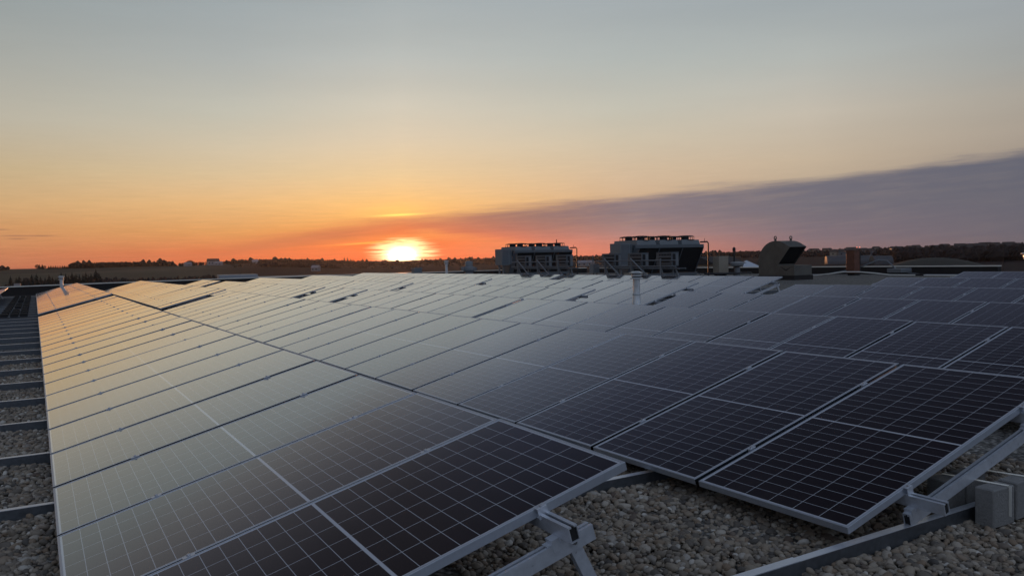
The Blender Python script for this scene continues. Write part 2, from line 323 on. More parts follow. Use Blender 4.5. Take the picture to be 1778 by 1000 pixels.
# ------------------------------------------------------------------ mesh helpers
class MB:
    def __init__(s): s.v = []; s.f = []; s.mi = []; s.mats = []
    def m(s, k):
        if k not in s.mats: s.mats.append(k)
        return s.mats.index(k)
    def add(s, vs, fs, k):
        o = len(s.v); s.v += [tuple(v) for v in vs]; i = s.m(k)
        for f in fs: s.f.append(tuple(o+j for j in f)); s.mi.append(i)
    def box(s, a, b, k, mtx=None):
        x0, y0, z0 = a; x1, y1, z1 = b
        vs = [Vector(p) for p in ((x0,y0,z0),(x1,y0,z0),(x1,y1,z0),(x0,y1,z0),(x0,y0,z1),(x1,y0,z1),(x1,y1,z1),(x0,y1,z1))]
        if mtx: vs = [mtx @ v for v in vs]
        s.add(vs, [(0,3,2,1),(4,5,6,7),(0,1,5,4),(1,2,6,5),(2,3,7,6),(3,0,4,7)], k)
    def prism(s, prof, axis, a, b, k, mtx=None):
        # prof: 2D polygon, extruded along axis from a to b
        n = len(prof); vs = []
        for t in (a, b):
            for p, q in prof:
                v = {'x': (t, p, q), 'y': (p, t, q), 'z': (p, q, t)}[axis]; v = Vector(v); vs.append(mtx @ v if mtx else v)
        fs = [tuple(range(n))[::-1], tuple(range(n, 2*n))]+[(i, (i+1) % n, n+(i+1) % n, n+i) for i in range(n)]
        s.add(vs, fs, k)
    def bar(s, a, b, w, h, k, upv=Vector((0, 0, 1))):
        a, b = Vector(a), Vector(b); d = (b-a).normalized(); sd_ = d.cross(upv).normalized(); u_ = sd_.cross(d)
        vs = [p+sd_*i*w/2+u_*j*h/2 for p in (a, b) for i, j in ((-1,-1),(1,-1),(1,1),(-1,1))]
        s.add(vs, [(0,1,2,3),(7,6,5,4),(0,4,5,1),(1,5,6,2),(2,6,7,3),(3,7,4,0)], k)
    def tube(s, pts, r, k, n=10, cap=True):
        pts = [Vector(p) for p in pts]; rs = r if isinstance(r, (list, tuple)) else [r]*len(pts); vs = []
        u0 = None
        for i, p in enumerate(pts):
            d = (pts[min(i+1, len(pts)-1)]-pts[max(i-1, 0)]).normalized()
            if u0 is None: u0 = d.orthogonal().normalized()
            u0 = (u0-d*u0.dot(d)).normalized(); w = d.cross(u0)
            for j in range(n):
                a = 2*math.pi*j/n; vs.append(p+(u0*math.cos(a)+w*math.sin(a))*rs[i])
        fs = [(i*n+j, i*n+(j+1) % n, (i+1)*n+(j+1) % n, (i+1)*n+j) for i in range(len(pts)-1) for j in range(n)]
        if cap: fs += [tuple(range(n))[::-1], tuple(range((len(pts)-1)*n, len(pts)*n))]
        s.add(vs, fs, k)
    def lathe(s, prof, c, k, n=24):
        vs = []; c = Vector(c)
        for r, z in prof:
            for j in range(n):
                a = 2*math.pi*j/n; vs.append(c+Vector((r*math.cos(a), r*math.sin(a), z)))
        fs = [(i*n+j, i*n+(j+1) % n, (i+1)*n+(j+1) % n, (i+1)*n+j) for i in range(len(prof)-1) for j in range(n)]
        fs += [tuple(range(n))[::-1], tuple(range((len(prof)-1)*n, len(prof)*n))]
        s.add(vs, fs, k)
    def mesh(s, name, smooth=False, bevel=0):
        me = bpy.data.meshes.new(name); me.from_pydata(s.v, [], s.f)
        for k in s.mats: me.materials.append(M[k])
        me.polygons.foreach_set('material_index', s.mi)
        bm = bmesh.new(); bm.from_mesh(me); bmesh.ops.recalc_face_normals(bm, faces=bm.faces)
        if bevel: bmesh.ops.bevel(bm, geom=list(bm.edges), offset=bevel, segments=1, affect='EDGES')
        bm.to_mesh(me); bm.free()
        if smooth:
            me.polygons.foreach_set('use_smooth', [True]*len(me.polygons))
            me.set_sharp_from_angle(angle=R(38))
        return me
    def obj(s, name, parent=None, smooth=False, bevel=0, loc=None):
        return link(name, s.mesh(name, smooth, bevel), parent, loc)
def link(name, me, parent=None, loc=None):
    o = bpy.data.objects.new(name, me); col.objects.link(o)
    if parent: o.parent = parent
    if loc is not None: o.location = loc
    return o
def tag(o, label=None, cat=None, group=None, kind=None):
    if label: o['label'] = label
    if cat: o['category'] = cat
    if group: o['group'] = group
    if kind: o['kind'] = kind
    return o
def thing(name, label, cat, loc=(0, 0, 0), rot=(0, 0, 0), group=None):
    o = bpy.data.objects.new(name, None); col.objects.link(o); o.location = loc; o.rotation_euler = rot
    o.empty_display_size = .1
    return tag(o, label, cat, group)
ORD = ['', 'first', 'second', 'third', 'fourth', 'fifth', 'sixth', 'seventh', 'eighth', 'ninth', 'tenth', 'eleventh', 'twelfth', 'thirteenth', 'fourteenth', 'fifteenth', 'sixteenth', 'seventeenth', 'eighteenth', 'nineteenth', 'twentieth']
TENS = {2: 'twenty', 3: 'thirty', 4: 'forty'}
def ordn(i): return ORD[i] if i <= 20 else ((TENS[i//10]+'-'+ORD[i % 10]) if i % 10 else {30: 'thirtieth', 40: 'fortieth'}[i])

# ------------------------------------------------------------------ roof
S, TILT, SLOPE = 3.206, 0.2560, -0.00193
PITCH_P = 1.020
DZ = [0, .0058, .0081, .0329, .0754, .1272, .1850]
def rowz(x):
    r = x/S
    if r <= 0: return 0.0
    if r >= 6: return .185+.01*min((r-6), 1.5)-.04*max(0, min(r-7.5, 4))/4
    i = int(r); return DZ[i]*(1-(r-i))+DZ[i+1]*(r-i)
GZ = -0.150
def roofz(x, y): return rowz(x)+SLOPE*y+GZ
xs = [-14, -9, -5, 0]+[S*i for i in range(1, 7)]+[21.5, 24, 28, 33, 39.2]
ys = [-9, 0, 10, 20, 30, 40, 51.6]
b = MB(); nx = len(xs)
vs = [(x, y, roofz(x, y)) for y in ys for x in xs]
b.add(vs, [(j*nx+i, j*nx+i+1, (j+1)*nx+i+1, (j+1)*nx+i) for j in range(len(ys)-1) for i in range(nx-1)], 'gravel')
tag(b.obj('roof_gravel', smooth=True), kind='structure')
b = MB(); b.box((-14, -9, -9), (39.2, 51.6, -.7), 'cream'); tag(b.obj('roof_building', smooth=False), kind='structure')

# loose pebbles near the camera
def ico(sub):
    bm = bmesh.new(); bmesh.ops.create_icosphere(bm, subdivisions=sub, radius=1)
    v = np.array([x.co[:] for x in bm.verts]); f = np.array([[w.index for w in x.verts] for x in bm.faces]); bm.free(); return v, f
def pebbles(name, P, sub, size=(.0118, .021)):
    V, F = ico(sub); n = len(P); nv = len(V)
    out = np.empty((n, nv, 3)); sc = nrng.uniform(size[0], size[1], (n, 1))*nrng.choice([.6, .8, 1, 1, 1.2, 1.45], (n, 1))
    ax = np.stack([nrng.uniform(.95, 1.45, n), nrng.uniform(.75, 1.05, n), nrng.uniform(.5, .8, n)], 1)*sc
    w = nrng.normal(0, 1, (n, 3, 3))
    for i in range(0, n, 4000):
        j = slice(i, min(i+4000, n)); v = np.repeat(V[None], j.stop-i, 0)
        bumpv = 1+.13*np.sin(np.einsum('nvk,nk->nv', v, w[j, 0])*2.2+w[j, 2, :1])+.08*np.sin(np.einsum('nvk,nk->nv', v, w[j, 1])*3.4)
        v = v*bumpv[..., None]*ax[j][:, None]
        a, t, t2 = nrng.uniform(0, 6.28, j.stop-i), nrng.normal(0, .35, j.stop-i), nrng.normal(0, .35, j.stop-i)
        ca, sa, ct, st, c2, s2 = np.cos(a), np.sin(a), np.cos(t), np.sin(t), np.cos(t2), np.sin(t2)
        x, y, z = v[..., 0], v[..., 1], v[..., 2]
        y, z = y*c2[:, None]-z*s2[:, None], y*s2[:, None]+z*c2[:, None]
        x, z = x*ct[:, None]-z*st[:, None], x*st[:, None]+z*ct[:, None]
        x, y = x*ca[:, None]-y*sa[:, None], x*sa[:, None]+y*ca[:, None]
        out[j] = np.stack([x, y, z], -1)+P[j][:, None]
    verts = out.reshape(-1, 3); faces = (F[None]+(np.arange(n)*nv)[:, None, None]).reshape(-1, 3)
    me = bpy.data.meshes.new(name); me.vertices.add(len(verts)); me.vertices.foreach_set('co', verts.ravel().astype(np.float32))
    me.loops.add(faces.size); me.loops.foreach_set('vertex_index', faces.ravel().astype(np.int32))
    me.polygons.add(len(faces)); me.polygons.foreach_set('loop_start', np.arange(0, faces.size, 3, dtype=np.int32))
    me.polygons.foreach_set('use_smooth', np.ones(len(faces), bool)); me.update(calc_edges=True)
    me.materials.append(M['pebble']); return link(name, me)
def scatter(x0, x1, y0, y1, step, zfun, keep=lambda x, y: True, layers=(0.004, .015)):
    out = []
    for li, lz in enumerate(layers):
        st = step*(1 if li == 0 else 1.15)
        gx, gy = np.meshgrid(np.arange(x0, x1, st), np.arange(y0, y1, st)); gx = gx.ravel()+nrng.uniform(-.45, .45, gx.size)*st; gy = gy.ravel()+nrng.uniform(-.45, .45, gy.size)*st
        for x, y in zip(gx, gy):
            if not keep(x, y): continue
            p = project((x, y, -.14))
            if p is None or p[0] < -30 or p[0] > 1808 or p[1] > 1040: continue
            out.append((x, y, zfun(x, y)+lz+nrng.uniform(-.004, .006)))
    return np.array(out)
mound = lambda x, y: roofz(x, y)+.012*math.sin(x*3.1+1)*math.sin(y*2.7)+.008*math.sin(x*7+y*5)
P1 = scatter(.2, 5.6, -1.2, 2.2, .032, mound, lambda x, y: not (y > .15 and x < 1.6))
P2 = scatter(-1.2, .35, 1.4, 6.0, .032, mound)
P3 = scatter(-1.9, .3, 6.0, 14.0, .034, mound, layers=(.008,))
tag(pebbles('loose_pebbles', np.concatenate([P1, P2]), 2), kind='stuff', label='rounded grey and tan river pebbles covering the flat roof near the camera')
tag(pebbles('loose_pebbles', P3, 1, (.014, .023)), kind='stuff', label='dim grey pebbles in the strip left of the first panel row')
print('pebbles', len(P1), len(P2), len(P3))

# ------------------------------------------------------------------ solar panels
def panel_frame_mesh(side_k='alu'):
    b = MB(); e = LIP; h = T_FR; bv = .0012
    # four mitred extrusions: outer wall, top lip, inner lip drop
    def side(p0, p1, q0, q1):   # kk_ 0 and 2 are the long sides facing the next panel
        (ax, ay), (bx, by), (cx_, cy), (dx_, dy_) = p0, p1, q1, q0
        vs = [(ax, ay, -h), (bx, by, -h), (bx, by, -bv), (ax, ay, -bv),
              (ax+(dx_-ax)*.12, ay+(dy_-ay)*.12, 0), (bx+(cx_-bx)*.12, by+(cy-by)*.12, 0),
              (dx_, dy_, 0), (cx_, cy, 0), (dx_, dy_, -.004), (cx_, cy, -.004),
              (ax+(dx_-ax)*2.4, ay+(dy_-ay)*2.4, -h), (bx+(cx_-bx)*2.4, by+(cy-by)*2.4, -h)]
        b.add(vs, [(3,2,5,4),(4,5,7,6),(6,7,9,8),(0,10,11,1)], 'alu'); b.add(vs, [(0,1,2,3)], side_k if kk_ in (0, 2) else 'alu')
    o = [(0,0),(L,0),(L,WD),(0,WD)]; i = [(e,e),(L-e,e),(L-e,WD-e),(e,WD-e)]
    for kk_ in range(4): k = kk_; side(o[k], o[(k+1)%4], i[k], i[(k+1)%4])
    return b.mesh('panel_frame')
def glass_mesh():
    b = MB(); e = LIP-.0005; b.box((e, e, -.0075), (L-e, WD-e, -.0022), 'glass')
    return b.mesh('panel_glass')
def clamp_mesh(endc):
    b = MB()
    if endc:
        b.box((-.022, -.016, .0), (.022, .012, .004), 'alu_rail'); b.box((-.022, -.0205, -.040), (.022, -.0165, .004), 'alu_rail')
        b.box((-.022, -.016, -.036), (.022, -.0015, -.032), 'alu_rail')
    else:
        b.box((-.025, -.025, .0), (.025, .005, .0045), 'alu_rail'); b.box((-.025, -.0165, -.03), (.025, -.0035, 0), 'alu_rail')
    c = (0, -.010, 0)
    b.lathe([(.008, .0045), (.008, .008), (.0065, .012), (.003, .0125)], c, 'bolt', 8)
    return b.mesh('clamp', bevel=.0006)
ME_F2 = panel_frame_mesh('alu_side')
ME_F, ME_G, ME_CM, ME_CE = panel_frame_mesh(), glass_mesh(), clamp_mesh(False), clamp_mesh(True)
PB = 1.020
def run(y0, n): return [y0+PB*i for i in range(n)]
rows = {
 -1: [run(33.9, 11)],
 0: [run(0, 11), run(11.30, 12), run(24.30, 11)+run(24.30+11*PB+.05, 11)],
 1: [run(-.073, 11), run(11.22, 12), run(23.95, 11)+run(23.95+11*PB+.06, 12)],
 2: [run(1.88-2*PB, 11), run(11.20, 8), run(19.95, 3), run(23.93, 16), run(41.62, 5)],
 3: [run(3.84-4*PB, 10), run(13.10, 10), run(23.90, 11)+run(23.90+11*PB+.06, 11)],
 4: [run(5.789-6*PB, 10), run(12.94, 10), run(23.88, 11)+run(23.88+11*PB+.06, 11)],
 5: [run(6.719-6*PB, 9), run(12.98, 10), run(23.88, 11)+run(23.88+11*PB+.06, 11)],
 6: [run(8.7116-7*PB, 8)]}
def row_origin(r):
    if r == -1: return -3.14, -.06
    return r*S, DZ[r]
ry = -TILT
pc = 0
first_panel = None
for r, blocks in rows.items():
    x0, z0 = row_origin(r)
    for bi, ys_ in enumerate(blocks):
        vis = []
        for k, y in enumerate(ys_):
            z = z0+SLOPE*y+(.05 if bi == 2 and r in (0, 1) else 0)
            c = [(x0+a*L*math.cos(TILT), y+bb, z+a*L*math.sin(TILT)) for a in (0, 1) for bb in (0, WD)]
            if in_view(c, 25): vis.append((k, y, z))
        for j, (k, y, z) in enumerate(vis):
            near = vis[0][0] == 0
            rx = math.atan(SLOPE)+R(rng.gauss(0, .10)); rr = ry+R(rng.gauss(0, .09))
            ex = 0
            if r == 0 and bi == 0 and k < 3: ex = R([.9, .25, .1][k]); rx += ex; z -= ex*WD
            rname = {-1: 'far-left stub row'}.get(r, ordn(r+1)+' row from left')
            bname = ['near', 'middle', 'far', 'far', 'farthest'][bi] if r != 2 else ['near', 'middle', 'short', 'far', 'last'][bi]
            if r in (-1,): lab = 'solar panel %s from near end of the lone row at far left' % ordn(j+1)
            elif near: lab = 'solar panel %s from near end of the %s block, %s' % (ordn(j+1), bname, rname)
            else: lab = 'solar panel %s from far end of the %s block, %s' % (ordn(len(vis)-j), bname, rname)
            t = thing('solar_panel', lab, 'solar panel', (x0, y, z), (rx, rr, 0), 'solar panels in tilted rows on the flat roof')
            t.rotation_mode = 'XYZ'
            fr = link('frame', ME_F if k == 0 else ME_F2, t); gl = link('glass', ME_G, t)
            for s_ in (.235, .79):
                link('clamp', ME_CE if k == 0 else ME_CM, t, (s_*L, 0, 0))
            pc += 1
print('panels', pc)

# ------------------------------------------------------------------ racking under the panels
RAIL_PROF = [(-.02,-.06),(.02,-.06),(.02,0),(.006,0),(.006,-.006),(.016,-.006),(.016,-.056),(-.016,-.056),(-.016,-.006),(-.006,-.006),(-.006,0),(-.02,0)]
BR_Y = [-.10+1.515*k for k in range(31)]
ct, st = math.cos(TILT), math.sin(TILT)
for r, blocks in rows.items():
    x0, z0 = row_origin(r)
    for bi, ys_ in enumerate(blocks):
        ya, yb = ys_[0], ys_[-1]+WD
        ya = max(ya, -1.0)
        yends = sorted(set([y for y in BR_Y if ya-.15 <= y <= yb+.1]))
        if not yends or yends[0] > ya+.5: yends = [ya-.10]+yends
        keep = yends[:3]+yends[-1:]
        bname = ['near', 'middle', 'far', 'far', 'farthest'][bi] if r != 2 else ['near', 'middle', 'short', 'far', 'last'][bi]
        rname = 'lone row at far left' if r == -1 else ordn(r+1)+' row from the left'
        t = thing('panel_rack', 'aluminium rack carrying the %s block of panels, %s' % (bname, rname), 'mounting rack', (x0, 0, z0), (math.atan(SLOPE), 0, 0), 'aluminium racks under the solar panels')
        tm = Matrix.Rotation(-TILT, 4, 'Y')
        for s_ in (.235, .79):
            b = MB(); yy0, yy1 = ya-.20, yb+.14
            off = Vector((s_*L, 0, -T_FR-.001))
            b.prism(RAIL_PROF, 'y', yy0, yy1, 'alu_rail', tm @ Matrix.Translation(off))
            b.box((-.0158, yy0+.006, -.0558), (.0158, yy0+.03, -.007), 'rubber', tm @ Matrix.Translation(off))  # black plug standing for the shade inside the hollow rail end
            b.obj('rail', t)
        for yy in keep:
            b = MB(); top = -T_FR-.06-.018
            # slope beam, same slotted section turned along the slope
            prof = [(p, q) for p, q in RAIL_PROF]
            bm_m = tm @ Matrix.Translation(Vector((0, yy, top)))
            n = len(prof)
            b.prism(prof, 'x', .385/ct, 1.66/ct, 'alu_rail', bm_m)
            b.box((.385/ct+.005, -.0158, -.0558), (.385/ct+.02, .0158, -.007), 'rubber', bm_m)  # black plug again, shade of the hollow beam end
            for s_ in (.235, .79):   # saddle clips between rail and beam
                xx = s_*L
                b.box((xx-.055, -.0215, -.030), (xx-.021, .0215, .020), 'alu_rail', bm_m)
                b.box((xx-.0215, -.026, .0), (xx+.0215, .026, .0175), 'alu_rail', bm_m)
                b.box((xx-.075, -.018, .001), (xx-.030, .018, .006), 'alu_rail', bm_m)
            b.obj('slope_beam', t)
            b = MB(); pt = Vector((1.60, yy, 1.60*math.tan(TILT)-.135)); pb_ = Vector((1.785, yy, -.075))
            b.bar(pt+(pt-pb_).normalized()*.055, pb_, .028, .050, 'alu_rail', Vector((1, 0, .3)))
            lg = b.obj('leg', t, bevel=.001)
            b = MB(); b.tube([pt+Vector((0, -.020, -.005)), pt+Vector((0, -.034, -.005))], .0105, 'bolt', 6); b.tube([pt+Vector((0, -.034, -.005)), pt+Vector((0, -.040, -.005))], .005, 'bolt', 8)
            b.obj('bolt', lg)

# base rails lying across the gravel
for k, y in enumerate(BR_Y):
    xa, xb = -3.4, 21.4
    if y > 25: xb = 18.8
    if 10 < y < 12.5: xb = 8.6
    st_ = [xa]+[x for x in [0]+[S*i for i in range(1, 7)] if xa < x < xb]+[xb]
    b = MB()
    for a, c in zip(st_[:-1], st_[1:]):
        pa = Vector((a, y, rowz(a)+SLOPE*y-.062)); pb_ = Vector((c, y, rowz(c)+SLOPE*y-.062))
        ov = Vector((.0, 0, 0))
        b.bar(pa, pb_, .044, .003, 'alu_rail')  # lighter metal on the rail top, skylight put into its colour
        for d_ in (-.0205, .0205):
            b.bar(pa+Vector((0, d_, -.046)), pb_+Vector((0, d_, -.046)), .003, .0895, 'galv')
    if k == 0:
        xj = 2.70
        b.bar((xj-.3, y, rowz(xj)-.0585), (xj+.12, y, rowz(xj+.1)-.0585), .050, .003, 'alu_rail')
        for d_ in (-.0265,): b.bar((xj-.3, y+d_, rowz(xj)-.103), (xj+.12, y+d_, rowz(xj)-.103), .003, .085, 'galv')
    o = b.obj('base_rail')
    tag(o, 'galvanised base rail crossing the gravel strip at left, %s from the camera' % ordn(k+1), 'base rail', 'galvanised base rails laid across the roof')

# concrete ballast at the front right
def block_mesh():
    b = MB(); b.box((-.095, -.05, 0), (.095, .05, .20), 'concrete'); return b.mesh('concrete_block', bevel=.006)
ME_BLK = block_mesh()
spots = [(4.20, -.215, -.125, 'pale concrete ballast block standing nearest the lower panel corner'), (4.43, -.205, -.125, 'concrete ballast block second along the strap, cut by the right edge'),
         (4.16, .02, -.125, 'concrete ballast block behind the base rail, left one'), (4.38, .03, -.125, 'concrete ballast block behind the base rail, right one')]
for x, y, z, lab in spots:
    o = link('concrete_block', ME_BLK, None, (x, y, z)); o.rotation_euler.z = R(rng.uniform(-2, 2)); tag(o, lab, 'ballast block', 'concrete ballast blocks on the base rail')
b = MB(); b.bar((4.19, .06, .0785), (4.24, -.262, .0785), .022, .0025, 'coping'); b.bar((4.24, -.268, .0785), (4.24, -.268, -.08), .002, .022, 'coping', Vector((0, 1, 0)))
tag(b.obj('ballast_strap'), 'pale metal strap laid over the concrete ballast blocks', 'strap')
b = MB(); b.bar((4.42, .07, .0785), (4.50, -.26, .0785), .022, .0025, 'coping'); tag(b.obj('ballast_strap'), 'pale metal strap end over ballast at the right picture edge', 'strap')
# cable hanging under the first panel
b = MB(); pts = []
for i in range(25):
    u = i/24; x = .75+.72*u; pts.append((x, .10-.12*u+.03*math.sin(u*7), -.115+.40*max(0, u-.62)**1.1*1.6+.008*math.sin(u*11)))
b.tube(pts, .0032, 'rubber', 6); tag(b.obj('cable', smooth=True), 'thin black cable looping over pebbles beneath the nearest panel', 'cable')
# black ballast pads on the base rails in the left aisle
b = MB(); b.box((-.10, -.13, 0), (.10, .13, .075), 'rubber'); b.box((-.085, -.11, .075), (.085, .11, .09), 'rubber'); ME_PAD = b.mesh('pad', bevel=.004)
n = 0
for k, y in enumerate(BR_Y):
    if not 25.3 < y < 50: continue
    for ci, x in enumerate((-.86, -.60, -.36)):
        if ci == 1 and k % 4 == 0: continue
        o = link('ballast_pad', ME_PAD, None, (x+(y-26)*.002, y+.02, SLOPE*y-.062)); n += 1
        tag(o, 'black ballast pad, %s column of the left aisle, %s rail out' % (['left', 'middle', 'right'][ci], ordn(k+1)), 'ballast pad', 'black ballast pads in the aisle left of the panels')

# ------------------------------------------------------------------ parapets
def wall(name, pts, th, zlow, lab, inner):
    t = thing(name, lab, 'parapet', (pts[0][0], pts[0][1], 0)); o = Vector(t.location)
    bw, bc = MB(), MB()
    for (x0, y0, z0_), (x1, y1, z1_) in zip(pts[:-1], pts[1:]):
        d = Vector((x1-x0, y1-y0, 0)).normalized(); nrm = Vector(inner)
        A, B_ = Vector((x0, y0, 0))-o, Vector((x1, y1, 0))-o
        vs = [A+Vector((0,0,zlow)), B_+Vector((0,0,zlow)), B_+Vector((0,0,z1_-.05)), A+Vector((0,0,z0_-.05))]
        vs2 = [v-nrm*th for v in vs]
        bw.add(vs+vs2, [(0,1,2,3),(7,6,5,4),(0,4,5,1),(1,5,6,2),(2,6,7,3),(3,7,4,0)], 'black')
        vs = [A+nrm*.03+Vector((0,0,z0_-.05)), B_+nrm*.03+Vector((0,0,z1_-.05)), B_+nrm*.03+Vector((0,0,z1_)), A+nrm*.03+Vector((0,0,z0_))]
        vs2 = [v-nrm*(th+.06) for v in vs]
        bc.add(vs+vs2, [(0,1,2,3),(7,6,5,4),(0,4,5,1),(1,5,6,2),(2,6,7,3),(3,7,4,0)], 'coping')
    bw.obj('wall', t); bc.obj('coping', t); return t
wall('parapet_wall', [(-14, 51.5, .27), (-1.7, 51.5, .30), (4, 51.5, .35), (12, 51.5, .385), (20, 51.5, .385), (30, 51.5, .37), (39.28, 51.5, .34)], .3, -.8, 'long black parapet with pale coping closing the far end of the roof', (0, -1, 0))
wall('parapet_wall', [(39.3, 18.5, .415), (39.3, 27, .39), (39.3, 36, .35), (39.3, 51.15, .31)], .3, -.8, 'black parapet with pale coping along the right side of the roof', (-1, 0, 0))

# ------------------------------------------------------------------ roof vents
def flue(loc, h, r, lab, cone=.0, capr=1.9, s=1.0):
    t = thing('flue_vent', lab, 'vent', loc)
    b = MB(); hc = h*.36 if cone else .0
    if cone: b.lathe([(r*1.35, 0), (r*1.28, .02), (r*1.02, hc)], (0, 0, 0), 'stack'); b.lathe([(r*2.6, 0), (r*2.6, .012), (r*1.3, .02)], (0, 0, 0), 'stack')
    b.lathe([(r, hc), (r, h*.80)], (0, 0, 0), 'stack'); b.obj('pipe', t, smooth=True)
    if cone: b = MB(); b.lathe([(r*1.12, hc-.012), (r*1.2, hc), (r*1.2, hc+.022), (r*1.05, hc+.034)], (0, 0, 0), 'stack'); b.obj('storm_collar', t, smooth=True)
    b = MB(); z = h*.80
    b.lathe([(r*1.05, z-.01), (capr*r, z), (capr*r, z+.014), (r*1.4, z+.03)], (0, 0, 0), 'stack')
    b.lathe([(r*1.3, z+.03), (r*1.3, z+.035+h*.025)], (0, 0, 0), 'dark_metal')
    b.lathe([(r*1.45, z+.035+h*.025), (r*1.45, z+.03+h*.07)], (0, 0, 0), 'stack')
    b.lathe([(r*1.3, z+.03+h*.07), (r*1.3, z+.03+h*.09)], (0, 0, 0), 'dark_metal')
    b.lathe([(r*1.45, z+.03+h*.09), (r*1.5, z+.03+h*.115)], (0, 0, 0), 'stack')
    b.lathe([(r*1.9, z+.03+h*.115), (r*1.93, z+.035+h*.13), (r*1.6, z+h*.175), (r*.9, z+h*.20), (r*.2, z+h*.205)], (0, 0, 0), 'stack')
    b.obj('rain_cap', t, smooth=True); return t
flue((12.15, 12.28, roofz(12, 12)+.17), .86, .083, 'tall stainless flue with domed cap rising between panel rows', cone=.1)
b = MB(); b.box((-.3, -.3, 0), (.3, .3, .20), 'stack'); o = b.obj('flue_curb', loc=(12.15, 12.28, roofz(12, 12)-.02)); tag(o, 'square metal curb under the tall stainless flue', 'curb')
flue((1.23, 48.0, roofz(1, 48)), .89+.21, .085, 'small grey flue beyond the far end of the first row', capr=1.7)
flue((23.7, 46.0, roofz(23, 46)), 1.24, .09, 'thin pale flue on the skyline right of the sun', capr=1.7)
flue((28.35, 11.6, roofz(28, 12)), 1.11-roofz(28, 12), .15, 'thick pale vent pipe cut by the right picture edge', capr=1.35)
t = thing('exhaust_fan', 'squat round exhaust fan on a curb right of the sun', 'exhaust fan', (25.4, 46, roofz(25, 46)))
b = MB(); b.box((-.42, -.42, 0), (.42, .42, .28), 'grey_paint'); b.obj('curb', t)
b = MB(); b.lathe([(.30, .28), (.28, .45), (.40, .50), (.44, .70), (.40, .78), (.28, .80)], (0, 0, 0), 'cab'); b.lathe([(.27, .80), (.27, 1.12), (.24, 1.16), (.05, 1.18)], (0, 0, 0), 'cab'); b.obj('fan_housing', t, smooth=True)
b = MB(); b.box((-.56, -.12, .52), (-.40, .10, .80), 'cab'); b.box((.40, -.10, .50), (.55, .12, .76), 'cab'); b.obj('side_box', t)
t = tag((lambda bb: bb.obj('vent_box', loc=(22.2, 47.5, roofz(22, 47))))((lambda bb: (bb.box((-.28, -.25, 0), (.28, .25, .72), 'cab'), bb.box((-.32, -.29, .72), (.32, .29, .80), 'cab'), bb)[-1])(MB())), 'small square vent hood just right below the sun', 'vent')

# ------------------------------------------------------------------ big gooseneck hood
hz = roofz(30, 23)
t = thing('gooseneck_hood', 'large weathered metal gooseneck hood with two lifting lugs', 'vent hood', (29.8, 22.5, 0))
prof = [(2.02, .18), (2.04, .75)]
for i in range(13):
    a = i/12; ang = R(0+118*a); prof.append((1.02+1.02*math.cos(ang)*1.0, .82+.98*math.sin(ang)))
prof = [(y, z) for y, z in prof]+[(.18, 1.50), (.86, .72), (.86, .18)]
b = MB(); n = len(prof)
for xf in (0, .003):
    pass
W_H = 1.12
vs = [(0, y, z) for y, z in prof]+[(W_H, y, z) for y, z in prof]
faces = [tuple(range(n)), tuple(range(n, 2*n))[::-1]]+[(i, (i+1) % n, n+(i+1) % n, n+i) for i in range(n) if i != n-3]
b.add(vs, faces, 'hood'); ho = b.obj('shell', t)
ho.modifiers.new('s', 'SOLIDIFY').thickness = -.012
b = MB(); b.add([(.015, .22, 1.475), (W_H-.015, .22, 1.475), (W_H-.015, .87, .735), (.015, .87, .735)], [(0, 1, 2, 3)], 'hood_in')
b.obj('mouth_screen', t).location = (0, .045, .03)
b = MB(); b.box((-.05, -.08, .20), (W_H+.03, .84, .66), 'hood')
b.add([(-.054, .75, .62), (-.054, .38, .40), (-.054, .02, .62), (-.054, .38, .47)], [(0, 1, 2, 3)], 'dark_metal'); b.obj('collar', t)
b = MB(); b.box((-.10, -.12, hz), (W_H+.08, 2.02, .195), 'black'); b.obj('curb', t)
for xx in (.03, W_H-.03):
    b = MB(); pts = [Vector((xx, 1.05+.068*math.cos(a), 1.95+.068*math.sin(a))) for a in [R(-60+30*i) for i in range(11)]]
    b.tube(pts, .024, 'hood', 8); b.bar((xx, 1.05, 1.78), (xx, 1.05, 1.92), .03, .12, 'hood', Vector((1, 0, 0))); b.obj('lifting_lug', t)

# electrical box, sunset reflection put into its colour, and the conduits on the gravel
t = thing('sheet_metal_cabinet', 'tall copper-toned metal cabinet glowing orange by the right parapet', 'cabinet', (36.75, 24.4, roofz(37, 24)))
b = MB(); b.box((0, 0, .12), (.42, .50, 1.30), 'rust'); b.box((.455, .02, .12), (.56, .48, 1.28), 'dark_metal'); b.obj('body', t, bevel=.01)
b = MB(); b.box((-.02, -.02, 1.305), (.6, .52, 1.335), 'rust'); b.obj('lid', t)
b = MB(); b.box((.05, .05, 0), (.5, .45, .12), 'rubber'); b.obj('foot', t)
b = MB(); b.tube([(36.4, 28.8, -.03), (36.2, 26.4, -.02), (36.3, 25.6, .06), (36.5, 24.9, .16), (36.6, 24.0, .16), (36.7, 23.2, .10), (36.8, 22.4, .01), (37.0, 20.2, .0), (37.3, 17.0, 0)], .032, 'coping', 8)
tag(b.obj('conduit', smooth=True), 'long pale conduit snaking over gravel past the copper cabinet', 'conduit')
b = MB(); b.tube([(36.9, 29.3, -.03), (36.8, 26.4, -.02), (37.6, 24.9, .3), (38.2, 24.0, .75), (38.3, 23.6, .7), (38.5, 23.0, .1), (38.0, 21.5, 0), (38.2, 18.0, .0)], .035, 'pipe', 8)
tag(b.obj('conduit', smooth=True), 'thin grey conduit arching behind the copper cabinet', 'conduit')
